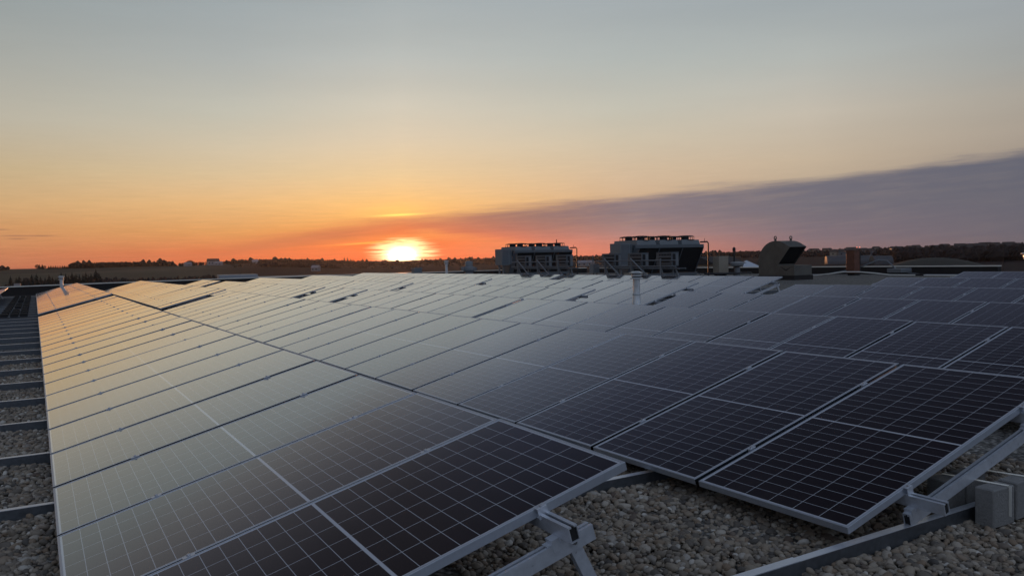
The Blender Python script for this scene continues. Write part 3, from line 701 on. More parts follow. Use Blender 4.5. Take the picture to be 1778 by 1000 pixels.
for x, y, l in ((36.2, 26.9, 'left of the copper cabinet'), (36.95, 20.9, 'right of the copper cabinet')):
    b = MB(); b.box((-.12, -.18, 0), (.12, .18, .10), 'rubber'); tag(b.obj('pipe_support', loc=(x, y, roofz(x, y))), 'low black pipe support on gravel '+l, 'pipe support', 'black pipe supports')
b = MB(); b.box((0, 0, 0), (.9, .8, .22), 'pipe', None); tag(b.obj('junction_tray', bevel=.02, loc=(37.7, 22.4, roofz(38, 22)+.12)), 'flat grey metal tray right beside the copper cabinet', 'tray')

# ------------------------------------------------------------------ air conditioners on pipe stands
def ac_proto():
    t = thing('air_conditioner', 'x', 'air conditioner')
    b = MB(); w, d, h = .80, .33, .50
    b.box((0, -w/2, .03), (d, w/2, h), 'grey_paint'); b.box((-.01, -w/2-.005, h), (d+.01, w/2+.005, h+.02), 'cab'); b.obj('casing', t, bevel=.006)
    b = MB()
    for i in range(8): b.box((-.012, -w/2+.03+i*.08, h-.10), (-.003, -w/2+.075+i*.08, h-.04), 'coil')
    b.box((-.012, -w/2+.03, .255), (-.003, w/2-.15, .33), 'coil'); b.box((-.012, -w/2+.10, .17), (-.003, w/2-.18, .205), 'coil')
    for z in (.12, .225, .35): b.box((-.022, -w/2+.02, z), (-.004, w/2-.02, z+.014), 'cab')
    b.obj('grille', t)
    b = MB(); b.box((.05, -w/2-.012, .06), (.16, -w/2-.0055, h-.04), 'coil'); b.box((.19, -w/2-.012, .06), (.29, -w/2-.0055, h-.04), 'pipe'); b.obj('side_panel', t)
    b = MB()
    for yy in (-.28, .28): b.tube([(.06, yy, -.045), (.06, yy, .03)], .03, 'cab', 8); b.tube([(.26, yy, -.045), (.26, yy, .03)], .03, 'cab', 8)
    b.obj('feet', t); return t
acp = ac_proto(); AX = 19.0
ac_y = [28.72, 27.06, 25.46, 22.24, 20.66, 19.06]
labs = ['farthest grey air conditioner on the left stand', 'middle grey air conditioner on the left stand, before the smaller chiller', 'nearest grey air conditioner on the left stand', 'farthest grey air conditioner on the right stand, left of the larger chiller', 'middle grey air conditioner of the right stand, just above the tall flue', 'nearest grey air conditioner on the right stand, before the larger chiller']
for i, y in enumerate(ac_y):
    if i == 0: t = acp
    else:
        t = acp.copy(); col.objects.link(t)
        for ch in acp.children:
            c = ch.copy(); col.objects.link(c); c.parent = t
    t.location = (AX, y, .855); t['label'] = labs[i]; t['group'] = 'air conditioners on pipe stands'
for gi, (ya, yb) in enumerate(((24.7, 29.3), (18.3, 22.8))):
    z0r = roofz(19, 24)
    t = thing('pipe_stand', ['galvanised pipe stand holding the left three air conditioners', 'galvanised pipe stand holding the right three air conditioners'][gi], 'pipe stand', (AX, (ya+yb)/2, z0r), group='pipe stands for the air conditioners')
    o = Vector(t.location)
    def tb(pts, r=.024, name='bar'):
        b = MB(); b.tube([Vector(p)-o for p in pts], r, 'pipe', 8); b.obj(name, t, smooth=True)
    for x in (AX+.02, AX+.32): tb([(x, ya, .80), (x, yb, .80)], name='rail')
    for x in (AX-.14,): tb([(x, ya, .88), (x, yb, .88)], name='rail'); tb([(x, ya, 1.09), (x, yb, 1.09)], name='rail')
    for j, y in enumerate(ac_y[gi*3:gi*3+3]):
        tb([(AX-.16, y, z0r), (AX-.16, y, 1.16)], .032, 'post'); tb([(AX+.32, y-.1, z0r), (AX+.32, y-.1, .8)], .028, 'post')
        if j < 2 or gi == 1 and j < 2: tb([(AX-.18, y+.02, 1.17), (AX-.20, y-1.75, z0r+.02)], .030, 'brace')
        else: tb([(AX+.3, y-.25, .82), (AX+.1, y-.95, z0r)], .028, 'brace')
        b = MB(); b.box((AX-.35-o.x, y-.15-o.y, 0), (AX+.05-o.x, y+.15-o.y, .10), 'rubber'); b.obj('foot', t)
        tb([(AX-.04, y+.1, .82), (AX-.02, y+.05, .62), (AX+.05, y-.2, .45), (AX+.1, y-.3, z0r+.1)], .03, 'hose')

# ------------------------------------------------------------------ chillers
def chiller(loc, lab, cab_z, guard_front=False):
    t = thing('rooftop_chiller', lab, 'chiller', loc)
    Lc = 5.0; x0 = -Lc/2; yt, yb_ = -1.02, -.30; zt, zb = 1.70, .30
    b = MB(); b.box((x0, yt-.06, zt), (Lc/2, -yt+.06, zt+.18), 'grey_paint'); b.obj('top_deck', t, bevel=.01)
    b = MB(); b.box((x0-.05, -.42, .10), (Lc/2+.05, .42, .28), 'grey_paint')
    for xx in (x0+.2, 0, Lc/2-.3): b.box((xx, -.35, 0), (xx+.2, .35, .10), 'dark_metal')
    b.obj('skid', t)
    for sgn in (1, -1):
        b = MB(); ps = [(x0+.22, sgn*yt, zt-.01), (Lc/2-.03, sgn*yt, zt-.01), (Lc/2-.03, sgn*yb_, zb), (x0+.22, sgn*yb_, zb)]
        vs = ps+[(x, y-sgn*(-.06), z) for x, y, z in ps]
        b.add(vs, [(0,1,2,3),(7,6,5,4),(0,4,5,1),(1,5,6,2),(2,6,7,3),(3,7,4,0)], 'coil'); b.obj('condenser_coil', t)
    for sgn in (1, -1):
        b = MB(); b.bar((x0+.14, sgn*(yt-.01), zt), (x0+.14, sgn*(yb_-.01), zb-.05), .38, .05, 'grey_paint', Vector((0, 1, 0))); b.obj('end_frame', t)
        for xx in (x0+1.72, x0+3.42, Lc/2-.02):
            b = MB(); b.bar((xx, sgn*(yt-.035), zt), (xx, sgn*(yb_-.035), zb), .05, .04, 'grey_paint', Vector((1, 0, 0))); b.obj('strut', t)
    for e in (x0+.01, Lc/2-.03):
        b = MB(); b.prism([(yt, zt), (-yt, zt), (-yb_, zb), (yb_, zb)], 'x', e, e+.03, 'coil' if e > 0 else 'grey_paint'); b.obj('end_panel', t)
    b = MB(); b.bar((x0+.9, -.45, .25), (x0+.45, -.30, .45), .05, .05, 'grey_paint'); b.obj('brace', t); b = MB(); b.bar((Lc/2+.02, -.30, .35), (Lc/2+.28, -.50, .10), .05, .05, 'grey_paint')
    b.obj('brace', t)
    for i in range(3):
        xa = x0+.15+i*1.62; xb = xa+1.38
        b = MB(); vs = [(xa, yt, zt+.18), (xb, yt, zt+.18), (xb, -yt, zt+.18), (xa, -yt, zt+.18), (xa+.02, yt+.05, zt+.44), (xb-.06, yt+.05, zt+.44), (xb-.06, -yt-.05, zt+.44), (xa+.02, -yt-.05, zt+.44)]
        b.add(vs, [(0,1,5,4),(1,2,6,5),(2,3,7,6),(3,0,4,7),(4,5,6,7),(3,2,1,0)], 'cab'); pl = b.obj('fan_plenum', t, bevel=.01)
        for sgn in (-1, 1):
            c = Vector(((xa+xb)/2, sgn*.52, zt+.44)); b = MB()
            for rr_, zz_ in ((.50, .0), (.50, .19), (.32, .225), (.16, .235)):
                b.tube([c+Vector((rr_*math.cos(R(15*q)), rr_*math.sin(R(15*q)), zz_)) for q in range(25)], .02, 'dark_metal', 5, cap=False)
            for q in range(8):
                a = R(45*q+10); b.tube([c+Vector((.50*math.cos(a), .50*math.sin(a), 0)), c+Vector((.50*math.cos(a), .50*math.sin(a), .16)), c+Vector((.44*math.cos(a), .44*math.sin(a), .21)), c+Vector((.14*math.cos(a), .14*math.sin(a), .235))], .018, 'dark_metal', 5)
            b.obj('fan_guard', pl)
            b = MB(); b.lathe([(.22, .02), (.22, .20), (.14, .24)], c, 'dark_metal', 14); b.obj('fan_motor', pl, smooth=True)
    b = MB(); b.box((x0-.98, -1.02, cab_z), (x0-.34, -.1, 1.98), 'cab'); b.box((x0-.339, -.9, cab_z+.05), (x0-.06, -.15, 1.94), 'grey_paint'); b.box((x0-.92, -1.028, cab_z+.06), (x0-.40, -1.021, 1.92), 'grey_paint'); b.obj('control_cabinet', t, bevel=.01)
    b = MB(); b.box((x0-.9, -.5, 0), (x0-.8, -.4, cab_z), 'pipe'); b.box((x0-.6, -.5, 0), (x0-.5, -.4, cab_z), 'pipe'); b.obj('cabinet_leg', t)
    b = MB(); b.tube([(Lc/2-.1, -.9, 2.0), (Lc/2+.42, -.9, 2.02), (Lc/2+.50, -.9, 1.94), (Lc/2+.50, -.9, .05)], .042, 'dark_metal', 8)
    b.tube([(Lc/2+.22, -.9, 2.02), (Lc/2+.22, -.9, 2.22)], .014, 'dark_metal', 6); b.obj('riser_pipe', t, smooth=True)
    return t
chiller((30.35, 32.4, roofz(31, 32)-.02), 'larger-looking rooftop chiller with three fans, right of the tall flue', .78)
t = chiller((31.4, 46.9, roofz(31, 47)-.02), 'smaller-looking rooftop chiller with three fans, nearest the sun', .86)
b = MB(); b.tube([(4.45-3.1, -.7, 2.12), (4.45-3.1, -.7, 2.62)], .035, 'dark_metal', 6); b.obj('antenna', t)
# clutter between and beside the chillers
t = thing('pump_box', 'small pale pump box on legs between the two chillers', 'pump box', (27.6, 34.8, roofz(28, 35)))
b = MB(); b.box((0, 0, .35), (.42, .4, .85), 'cab'); b.obj('casing', t); b = MB(); b.box((.05, .1, 0), (.10, .15, .35), 'pipe'); b.box((.3, .1, 0), (.35, .15, .35), 'pipe'); b.obj('leg', t)
b = MB(); b.tube([(.1, .2, .85), (.1, .2, 1.35)], .03, 'pipe', 6); b.obj('mast', t)
b = MB(); b.box((24.2, 27.0, 0), (25.0, 27.8, .45), 'cream'); tag(b.obj('crate', loc=(0, 0, roofz(25, 27))), 'low cream crate below the farthest unit of the right stand', 'crate')
b = MB(); b.box((0, 0, .1), (.75, .5, 1.15), 'cream'); b.box((.0, 0.1, 0), (.7, .4, .1), 'dark_metal'); tag(b.obj('utility_cabinet', bevel=.01, loc=(33.9, 31.2, roofz(34, 31))), 'cream utility cabinet right behind the larger chiller', 'cabinet')
b = MB(); b.tube([(34.9, 31, 0), (34.9, 31, 1.5)], .05, 'dark_metal', 8); b.lathe([(.09, 1.42), (.09, 1.6), (.03, 1.66)], (34.9, 31, 0), 'dark_metal', 10); tag(b.obj('pipe_mast', loc=(0, 0, roofz(34, 31))), 'thin dark pipe mast right of the cream cabinet', 'pipe')
b = MB(); b.lathe([(.10, 0), (.34, .10), (.38, .25), (.34, .30), (.05, .32)], (0, 0, 0), 'white', 14); tag(b.obj('round_drain_vent', smooth=True, loc=(34.3, 30.2, roofz(34, 30)+.5)), 'round white vent cap right of the larger chiller', 'vent cap')
b = MB(); b.lathe([(.16, 0), (.16, .5)], (0, 0, 0), 'pipe', 10); tag(b.obj('vent_stub', loc=(34.3, 30.2, roofz(34, 30))), 'grey stub pipe under the round white cap', 'pipe stub')
b = MB()
for y in (29.5, 30.2): b.tube([(31.8, y, .3), (34.6, y, .28), (35.2, y+.5, .25)], .05, 'dark_metal', 8)
tag(b.obj('pipe_pair', smooth=True, loc=(0, 0, roofz(33, 30)-.1)), 'pair of dark pipes low right of the larger chiller', 'pipes')

# ------------------------------------------------------------------ countryside beyond the roof
def ss(a, b_, x): t_ = min(1, max(0, (x-a)/(b_-a))); return t_*t_*(3-2*t_)
def lerp_tab(tab, x):
    if x <= tab[0][0]: return tab[0][1]
    for (a, va), (b_, vb) in zip(tab[:-1], tab[1:]):
        if x <= b_: return va+(vb-va)*(x-a)/(b_-a)
    return tab[-1][1]
# ridge height (m, world z) against azimuth, at about 1400 m
RIDGE = [(-20, 0), (-1.7, .2), (5, .4), (8.5, -.2), (11, 1.0), (13, 2.0), (15, 1.5), (17.5, -1), (20, -4.5), (22, -7), (23.3, -7.8), (24.5, -5.5), (28, -5), (33, -4.5), (40, -4.5), (46, -4), (51, -3), (55, -2.2), (59, -1.5), (64, 0), (80, 3)]
def land(azd, r):
    rd = lerp_tab(RIDGE, azd)
    base = -9.0
    s = ss(380, 1400, r)
    z = base+(rd-base)*s
    z += math.sin(azd*.35+r*.004)*.8*ss(200, 600, r)*(1-ss(1000, 1400, r))
    if azd > 47: z += .8*ss(650, 1000, r)*ss(47, 56, azd)*(1-ss(1200, 1400, r))
    if r > 1400: z += -(rd+1)*ss(1400, 3000, r)*.9*(rd > -1)-3*ss(1400, 2200, r)
    return z
def polar(azd, r): return CAM.x+r*math.sin(R(azd)), CAM.y+r*math.cos(R(azd))
azs = np.concatenate([np.arange(-60, -6, 6), np.arange(-6, 72, .5), np.arange(72, 132, 6)])
rs = [20, 60, 90, 130, 180, 240, 300, 360, 430, 500, 580, 660, 750, 850, 950, 1050, 1150, 1250, 1330, 1400, 1480, 1600, 1900, 2400, 3200, 4500, 7000, 12000]
vs = []
for r in rs:
    for a in azs: x, y = polar(float(a), r); vs.append((x, y, land(float(a), r)-(60-r)*.02*(r < 60)))
na = len(azs); b = MB()
b.add(vs, [(j*na+i, j*na+i+1, (j+1)*na+i+1, (j+1)*na+i) for j in range(len(rs)-1) for i in range(na-1)], 'land')
tag(b.obj('ground', smooth=True), kind='structure')
# rear half of the ground so that the sheet reaches the horizon all round
b = MB(); ring = [polar(float(a), 12000) for a in range(126, 302, 8)]; ring2 = [polar(float(a), 20) for a in range(126, 302, 8)]
vs = [(x, y, -9.02) for x, y in ring2]+[(x, y, -9.02) for x, y in ring]; n = len(ring)
b.add(vs, [(i, i+1, n+i+1, n+i) for i in range(n-1)], 'land'); tag(b.obj('ground', smooth=True), kind='structure')

def at_px(px, r):   # azimuth for a picture column near the horizon
    d = fw+rt2*((px-889)/F_PX)-up2*((455-500)/F_PX); return math.degrees(math.atan2(d.x, d.y))
def ground_at(px, r, dz=0): a = at_px(px, r); x, y = polar(a, r); return Vector((x, y, land(a, r)+dz)), a

def conifer_mesh(seed, layers=11, k='conifer'):
    rg = random.Random(seed); b = MB(); b.tube([(0, 0, 0), (0, 0, .95)], [.018, .004], 'bark', 5); tr = b.mesh('trunk')
    b = MB()
    for l in range(layers):
        u = l/(layers-1); z0 = .05+.84*u; rad = (.20*(1-u)**.85+.014)*rg.uniform(.85, 1.15); n = 14; hh = .17*(1.1-.6*u)
        vs = [(rg.uniform(-.01, .01), rg.uniform(-.01, .01), min(.99, z0+hh))]
        for j in range(n):
            a = 2*math.pi*(j+rg.uniform(-.3, .3))/n; rr_ = rad*(rg.uniform(.85, 1.35) if j % 2 else rg.uniform(.4, .75)); vs.append((rr_*math.cos(a), rr_*math.sin(a), z0-(rg.uniform(.0, .05) if j % 2 else -.03)))
        b.add(vs, [(0, 1+j, 1+(j+1) % n) for j in range(n)], k)
    b.add([(0.008, 0, .93), (-.006, .007, .93), (-.006, -.007, .93), (0, 0, 1.0)], [(0, 1, 3), (1, 2, 3), (2, 0, 3)], k)
    return tr, b.mesh('crown')
def bare_mesh(seed, k='bare'):
    rg = random.Random(seed); b = MB(); br = MB(); br.tube([(0, 0, 0), (.01, 0, .3), (0, .01, .6)], [.03, .02, .01], 'bark', 5)
    for i in range(9):
        a = rg.random()*6.28; z = rg.uniform(.2, .5); br.tube([(0, 0, z), (.2*math.cos(a), .2*math.sin(a), z+.25), (.3*math.cos(a), .3*math.sin(a), z+.42)], [.012, .007, .002], 'bark', 4)
    for i in range(900):
        # twig sprays through a rounded crown
        while True:
            p = Vector((rg.uniform(-1, 1), rg.uniform(-1, 1), rg.uniform(-1, 1)))
            if p.length < 1 and p.length > .3*rg.random(): break
        p = Vector((p.x*.40, p.y*.40, .52+p.z*.46*(1-.2*abs(p.x)))); d = (p-Vector((0, 0, .3))).normalized()
        s_ = d.orthogonal().normalized(); s_.rotate(Matrix.Rotation(rg.random()*6, 3, d)); ln = rg.uniform(.03, .08)
        b.add([p-s_*.022, p+s_*.022, p+d*ln], [(0, 1, 2)], k)
        b.add([p, p+s_*rg.uniform(.02, .05)+d*.02, p+d*ln*.5], [(0, 1, 2)], k)
    return br.mesh('trunk'), b.mesh('crown')
CON = [conifer_mesh(i) for i in range(4)]; BARE = [bare_mesh(20+i) for i in range(3)]
def tree(kind, p, h, wd, label, group, name):
    tr, cr = (CON if kind == 'c' else BARE)[rng.randrange(4 if kind == 'c' else 3)]
    t = thing(name, label, 'tree', tuple(p), (0, 0, rng.random()*6), group); t.scale = (h*wd, h*wd, h)
    link('trunk', tr, t); link('crown', cr, t); return t
# spruces in the shelterbelt beyond the left corner of the roof: (px, top y)
belt = [(17, 478), (27, 480), (32, 478), (40, 482), (54, 476), (62, 474), (69, 479), (77, 481), (84, 476), (90, 480), (96, 482), (105, 473), (113, 474), (118, 477), (124, 472), (131, 474), (137, 476), (143, 475), (148, 471), (153, 477), (157, 474), (163, 475), (166, 467), (171, 473), (47, 482), (101, 478), (110, 479), (128, 478), (160, 479)]
belt.sort()
for i, (px, ty) in enumerate(belt):
    p, a = ground_at(px, 400+rng.uniform(-12, 12)); r_ = (p-CAM).length
    hor = 467-(px/1778)*40; ztop = CAM.z-(ty-hor)/F_PX*r_*.86; h = max(3, ztop-p.z)
    if i == 22 or ty == 467: lab = 'tallest dark spruce in the clump beyond the left parapet'
    else: lab = 'dark spruce in the clump beyond the left parapet, %s from the left' % ordn(i+1)
    tree('c', p, h, rng.uniform(1.5, 2.2), lab, 'dark spruces beyond the left parapet', 'spruce_tree')
# skyline trees: px, top y, kind
sky_trees = [(64, 459, 'b'), (68, 458.5, 'c'), (73, 458.5, 'c'), (77, 461, 'b')]
for px in range(84, 122, 4): sky_trees.append((px, 465-(px-84)*.05+rng.uniform(-1.5, 1), 'c'))
for px in np.arange(121, 214, 2.6): sky_trees.append((float(px), 456.5+rng.uniform(-2, 2.5), 'c' if rng.random() < .75 else 'b'))
for px in np.arange(219, 262, 2.8): sky_trees.append((float(px), 457+rng.uniform(-2, 2), 'b' if rng.random() < .5 else 'c'))
for px in (249, 252, 256, 265, 268, 271, 275, 279, 283, 288, 292, 295, 298): sky_trees.append((px, 453.5+rng.uniform(-1.2, 1.5), 'b' if px in (283, 279) else 'c'))
for px in (312, 317, 323): sky_trees.append((px, 457, 'b'))
for px in (326, 329, 332, 335): sky_trees.append((px, 450.5+abs(px-330)*.5, 'b'))
for px in (341, 346, 349, 352, 357, 381, 385, 389, 394): sky_trees.append((px, 455+rng.uniform(-1, 1.5), 'b'))
for i, (px, ty, kd) in enumerate(sky_trees):
    rr_ = 1250+rng.uniform(-30, 40); p, a = ground_at(px, rr_); r_ = (p-CAM).length
    hor = 467-(px/1778)*40; ztop = CAM.z-(ty-hor)/F_PX*r_*.87; h = max(5, ztop-p.z)
    nm = 'spruce_tree' if kd == 'c' else 'bare_tree'
    reg = 'in the belt along the left ridge' if px < 215 else ('in the second clump on the left ridge' if px < 300 else 'around the ridge farmhouse')
    tree(kd, p, h, (rng.uniform(1.7, 3.0) if kd == 'c' else rng.uniform(.9, 1.3)), 'tiny dark silhouette %s %s on the skyline' % ('conifer' if kd == 'c' else 'bare tree', reg), 'skyline %s %s' % ('conifers' if kd == 'c' else 'bare trees', reg), nm)
# conspicuous spires on the central skyline
spires = [(598, 445.5), (603.5, 445.8), (609, 448.5), (613, 449.5), (653, 452), (679, 453), (747, 448.5), (752, 450), (757, 446.8), (763, 446.3), (777, 449), (822, 448), (832, 446.8), (846, 448), (560, 449), (544, 448), (510, 448.5)]
for i, (px, ty) in enumerate(spires):
    p, a = ground_at(px, 1300); r_ = (p-CAM).length
    hor = 467-(px/1778)*40; ztop = CAM.z-(ty-hor)/F_PX*r_*.9; h = max(6, ztop-p.z)
    tree('c', p, h, 1.4, 'lone pointed conifer on the central skyline, %s from the left' % ordn(sorted(spires).index((px, ty))+1), 'pointed conifers on the central skyline', 'spruce_tree')

# broad woods that read as one mass
def wood(name, az0, az1, r0, r1, h0, h1, n, lab, k='wood', jag=1.0):
    b = MB(); rg = random.Random(hash(name+lab) % 9999 if False else sum(map(ord, lab)))
    for i in range(n):
        a = rg.uniform(az0, az1); r = rg.uniform(r0, r1); x, y = polar(a, r); z = land(a, r)
        h = rg.uniform(h0, h1)*(1+jag*.5*(rg.random() < .08)); w = h*rg.uniform(.3, .6)
        c = Vector((x, y, z)); m = rg.randint(5, 7); ring = []
        lv = [(0, .5), (.3, 1), (.65, .8), (.9, .35)]
        vs = []
        for q, (zz, ww) in enumerate(lv):
            for j in range(m):
                an = 6.283*j/m+q*.5; vs.append(c+Vector((math.cos(an)*w*ww*rg.uniform(.7, 1.25), math.sin(an)*w*ww*rg.uniform(.7, 1.25), h*(zz+rg.uniform(-.07, .07)))))
        vs.append(c+Vector((0, 0, h)))
        fs = [(q*m+j, q*m+(j+1) % m, (q+1)*m+(j+1) % m, (q+1)*m+j) for q in range(3) for j in range(m)]+[(3*m+j, 3*m+(j+1) % m, 4*m) for j in range(m)]
        b.add(vs, fs, k)
    return tag(b.obj(name), lab, None, None, 'stuff')
A = lambda px: at_px(px, 1000)
wood('distant_woodland', A(395), A(900), 1280, 1400, 3, 6.5, 900, 'low dark treeline along the central skyline under the sun')
wood('distant_woodland', A(620), A(730), 1250, 1330, 3.0, 5.0, 120, 'slightly higher dark treeline left and right below the sun')
wood('distant_woodland', A(455), A(590), 880, 930, 2.5, 4.5, 240, 'dark hedge of trees across the middle fields')
wood('distant_woodland', A(840), A(1320), 1150, 1400, 3.5, 7, 900, 'dim treeline behind the chillers on the skyline')
wood('distant_woodland', A(1290), A(1800), 900, 1400, 2.5, 5.0, 2600, 'wooded suburban hillside on the right skyline')
wood('distant_woodland', A(1555), A(1790), 620, 720, 6, 11, 500, 'near dark wood below the right hillside', jag=.3)
wood('distant_woodland', A(400), A(860), 900, 1150, 1.0, 2.5, 400, 'scattered scrub across the red-lit fields', 'bare')
wood('distant_woodland', A(180), A(420), 500, 600, .8, 2.4, 420, 'brown scrub in the hollow beyond the left rows', 'bare')
wood('distant_woodland', A(8), A(178), 392, 420, 2, 4, 160, 'leafless undergrowth between the dark spruces at left', 'bare')
wood('distant_woodland', A(-20), A(14), 1250, 1330, 3, 5, 60, 'dark wood at the extreme left edge of the fields')

wood('distant_woodland', A(122), A(214), 1255, 1330, 4.5, 8.0, 150, 'thick dark tree belt along the left ridge')
wood('distant_woodland', A(216), A(300), 1255, 1330, 4.0, 8.0, 120, 'second dark tree belt on the left ridge')
wood('distant_woodland', A(300), A(400), 1230, 1330, 2.5, 4.5, 70, 'scattered dark hedges around the ridge farmhouse')
# houses and buildings
def house(loc, rz, w, d, h, rh, wall_k, roof_k, lab, cat='house', name='house', win=0, group=None, lit=None):
    t = thing(name, lab, cat, tuple(loc), (0, 0, rz), group)
    b = MB(); b.box((-w/2, -d/2, -1), (w/2, d/2, h), wall_k); b.obj('wall', t)
    b = MB(); o = .3; vs = [(-w/2-o, -d/2-o, h), (w/2+o, -d/2-o, h), (w/2+o, d/2+o, h), (-w/2-o, d/2+o, h), (-w/2-o, 0, h+rh), (w/2+o, 0, h+rh)]
    b.add(vs, [(0,1,5,4),(2,3,4,5),(0,4,3),(1,2,5),(3,2,1,0)], roof_k); b.obj('roof', t)
    for i in range(win):
        b = MB(); x = -w/2+(i+.5)*w/win; b.box((x-.6, -d/2-.06, h*.35), (x+.6, -d/2-.01, h*.7), 'lamp_warm' if lit == i else 'coil'); b.obj('window', t)
    return t
def rz_to_cam(p, skew=0): return -math.atan2(p.x-CAM.x, p.y-CAM.y)+skew
p, a = ground_at(370, 1180); house(p, rz_to_cam(p, .2), 15, 9, 5.5, 3.5, 'white', 'roof_dark', 'pale farmhouse with dark roof on the left ridge skyline', win=4)
p, a = ground_at(380, 1120); house(p, rz_to_cam(p, -.4), 9, 6, 3, 2, 'white', 'metal_roof', 'small white outbuilding just below the ridge farmhouse', win=2)
p, a = ground_at(326, 1170); house(p, rz_to_cam(p, .5), 9, 6, 3, 2.5, 'white', 'metal_roof', 'small pale gabled shed left of the ridge farmhouse', 'shed', 'shed', 1)
p, a = ground_at(443, 1200); house(p, rz_to_cam(p, .1), 8, 6, 3, 2.5, 'white', 'metal_roof', 'tiny pale house on the skyline right of the farmhouse', win=1)
p, a = ground_at(8, 330); house(p, rz_to_cam(p, .1), 9, 6, 2.4, .8, 'white', 'metal_roof', 'low pale building at the extreme left edge below the spruces', win=3)
p, a = ground_at(185, 360, .6); house(p, rz_to_cam(p, .5), 5.5, 3, 1.6, .7, 'white', 'metal_roof', 'small white caravan right of the spruce clump', 'caravan', 'caravan', 2)
p, a = ground_at(194, 372, .4); house(p, rz_to_cam(p, -.5), 3.6, 2.0, 1.1, .5, 'white', 'metal_roof', 'small white trailer to the right of the caravan', 'trailer', 'trailer', 1)
for i, (px, rr_, w) in enumerate([(872, 1020, 8), (880, 1030, 10), (1012, 700, 9), (1022, 720, 9), (548, 700, 6)]):
    p, a = ground_at(px, rr_); house(p, rz_to_cam(p, rng.uniform(-.5, .5)), w, 6, 3, 2, 'white', 'metal_roof', ['tiny pale house left of the smaller chiller', 'second tiny pale house touching the smaller chiller', 'pale house seen between the chillers, left', 'pale house seen between the chillers, right', 'tiny pale shed in the middle fields'][i], win=2)
# neighbouring flat roofs just past the far parapet
def flat(loc, rz, w, d, h, lab, roof_k='metal_roof', wall_k='grey_paint'):
    t = thing('flat_roof_building', lab, 'building', tuple(loc), (0, 0, rz)); b = MB(); b.box((-w/2, -d/2, -9-loc[2]), (w/2, d/2, h), wall_k); b.obj('wall', t)
    b = MB(); b.box((-w/2-.3, -d/2-.3, h+.002), (w/2+.3, d/2+.3, h+.25), roof_k); b.obj('roof', t)
    for i in range(5):
        b = MB(); x = -w/2+(i+.5)*w/5; b.box((x-.15, -d/2-.32, -1), (x+.15, -d/2-.01, h), 'black'); b.obj('post', t)
    return t
flat((18.6, 68.6, -1.2), R(-8), 9.5, 10, 1.02, 'flat-roofed neighbouring building with bright roof edge below the fields')
flat((15.3, 70.6, -1.2), R(-8), 2.6, 3, 1.30, 'small grey rooftop housing left of the bright flat roof')
# left neighbours: pale stubs beyond the left corner
b = MB(); b.box((-1.1, 53.6, -.8), (-.75, 54, .42), 'white'); b.box((-1.9, 53.6, .02), (-.75, 53.9, .1), 'white'); tag(b.obj('antenna_stand'), 'small pale stand beyond the parapet at the far left', 'stand')
# buildings right
def hip(loc, rz, w, d, h, rh, lab, wk, rk, name, cat):
    t = thing(name, lab, cat, tuple(loc), (0, 0, rz)); b = MB(); b.box((-w/2, -d/2, -2), (w/2, d/2, h), wk); b.obj('wall', t)
    b = MB(); vs = [(-w/2-.2, -d/2-.2, h), (w/2+.2, -d/2-.2, h), (w/2+.2, d/2+.2, h), (-w/2-.2, d/2+.2, h), (0, 0, h+rh)]; b.add(vs, [(0,1,4),(1,2,4),(2,3,4),(3,0,4),(3,2,1,0)], rk); b.obj('roof', t); return t
x, y = polar(at_px(1296, 0), 120); hip((x, y, -2.2), rz_to_cam(Vector((x, y, 0)), .35), 3.4, 3.4, 1.2, 1.15, 'pale pyramid-roofed tent behind the parapet, left of the gooseneck hood', 'tent', 'tent', 'canopy_tent', 'tent')
x, y = polar(at_px(1240, 0), 100); house((x, y, -2.0), rz_to_cam(Vector((x, y, 0)), .9), 5.2, 4.5, 2.0, .9, 'cream', 'roof_dark', 'cream gabled building right behind the larger chiller', 'building', 'gabled_building')
def barn(loc, rz, w, r, lab):
    t = thing('arched_barn', lab, 'barn', tuple(loc), (0, 0, rz)); b = MB()
    b.prism([(r*1.1, -3)]+[(r*1.1*math.cos(R(180*i/12)), r*.8*math.sin(R(180*i/12))) for i in range(13)]+[(-r*1.1, -3)], 'x', -w/2, w/2, 'barn'); b.obj('roof', t)
    b = MB(); b.box((w/2+.01, -2, 0), (w/2+.1, 2, r*.45), 'dark_metal'); b.obj('door', t); return t
p, a = ground_at(1473, 560); barn(p+Vector((0, 0, .6)), rz_to_cam(p, .15), 27, 6, 'long grey arched barn left of the copper cabinet')
p, a = ground_at(1530, 540); barn(p+Vector((0, 0, 1.5)), rz_to_cam(p, .3), 11, 5, 'short grey arched barn right of the copper cabinet')
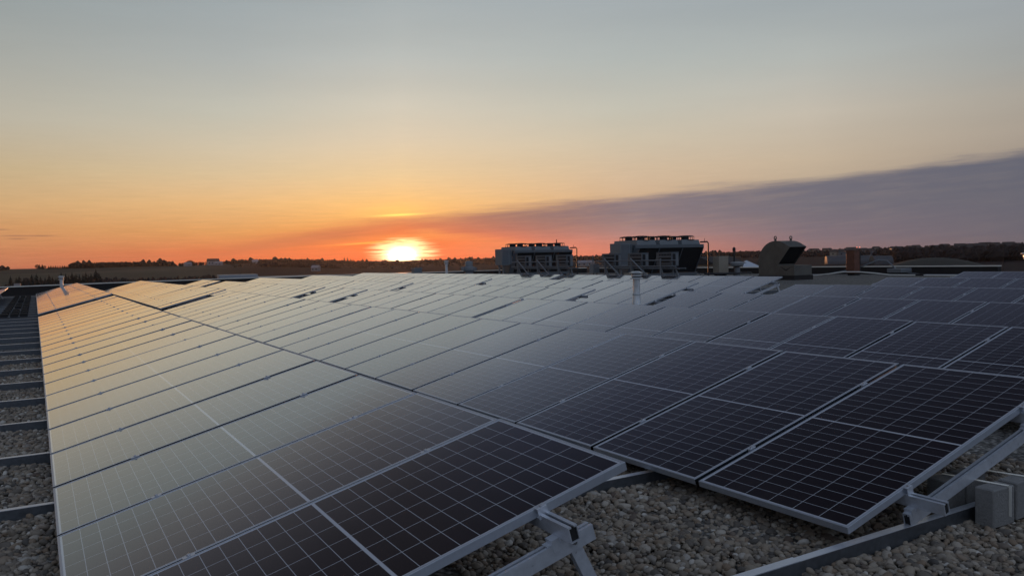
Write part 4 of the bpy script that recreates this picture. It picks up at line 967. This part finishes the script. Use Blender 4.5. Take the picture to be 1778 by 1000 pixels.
# mound
b = MB(); nn = 24; vs = []; p, a = ground_at(1622, 300)
for j in range(9):
    for i in range(nn):
        an = 6.283*i/nn; f_ = j/8; vs.append((p.x+math.cos(an)*26*f_, p.y+math.sin(an)*26*f_, p.z-.5+(7.6*(1-f_*f_)**1.2+math.sin(an*3)*.25*f_)))
b.add(vs, [(j*nn+i, j*nn+(i+1) % nn, (j+1)*nn+(i+1) % nn, (j+1)*nn+i) for j in range(8) for i in range(nn)], 'mound')
tag(b.obj('grassy_mound', smooth=True), kind='structure')
# suburb houses on the right hill, some with a lit window
hs = []
for i in range(34):
    px = 1400+rng.random()*378; rr_ = rng.uniform(880, 1350); hs.append((px, rr_))
hs.sort()
for i, (px, rr_) in enumerate(hs):
    p, a = ground_at(px, rr_); lit = rng.random() < .35
    house(p+Vector((0, 0, .6)), rz_to_cam(p, rng.uniform(-.7, .7)), rng.uniform(9, 14), 8, 4.2, 2.8, rng.choice(['cream', 'grey_paint', 'white']), 'roof_dark', 'tiny house among trees on the right hillside, %s from the left' % ordn(i+1), win=2, lit=0 if lit else None, group='houses among the trees of the right hillside')
for i, (px, rr_, dz_) in enumerate([(1488, 1150, 7.5), (1493, 1150, 7.5), (1541, 700, 2)]):
    p, a = ground_at(px, rr_, dz_)
    t = thing('warning_light', ['left of two tiny red lights above the copper cabinet', 'right of two tiny red lights above the copper cabinet', 'tiny red light low beside the conduits'][i], 'light', tuple(p))
    b = MB(); b.lathe([(.1, -.5), (.5, -.25), (.5, .25), (.1, .5)], (0, 0, 0), 'lamp_red', 8); b.obj('lens', t); b = MB(); b.tube([(0, 0, -dz_), (0, 0, -.9)], .12, 'dark_metal', 5); b.obj('pole', t)
# power poles
for i, px in enumerate((1700, 1742)):
    p, a = ground_at(px, 420); t = thing('utility_pole', ['utility pole left of the thick pale vent pipe', 'utility pole nearest the thick pale vent pipe'][i], 'utility pole', tuple(p), (0, 0, rz_to_cam(p)))
    b = MB(); b.tube([(0, 0, 0), (0, 0, 11.5)], [.16, .1], 'bark', 6); b.obj('pole', t); b = MB(); b.box((-1.3, -.06, 10.6), (1.3, .06, 10.8), 'bark'); b.obj('crossarm', t)
p, a = ground_at(1165+420, 1350)

# ------------------------------------------------------------------ evening haze
b = MB(); b.box((-2600, -2600, -12), (2600, 2600, 30), 'haze_air')
hb = tag(b.obj('haze'), kind='stuff')
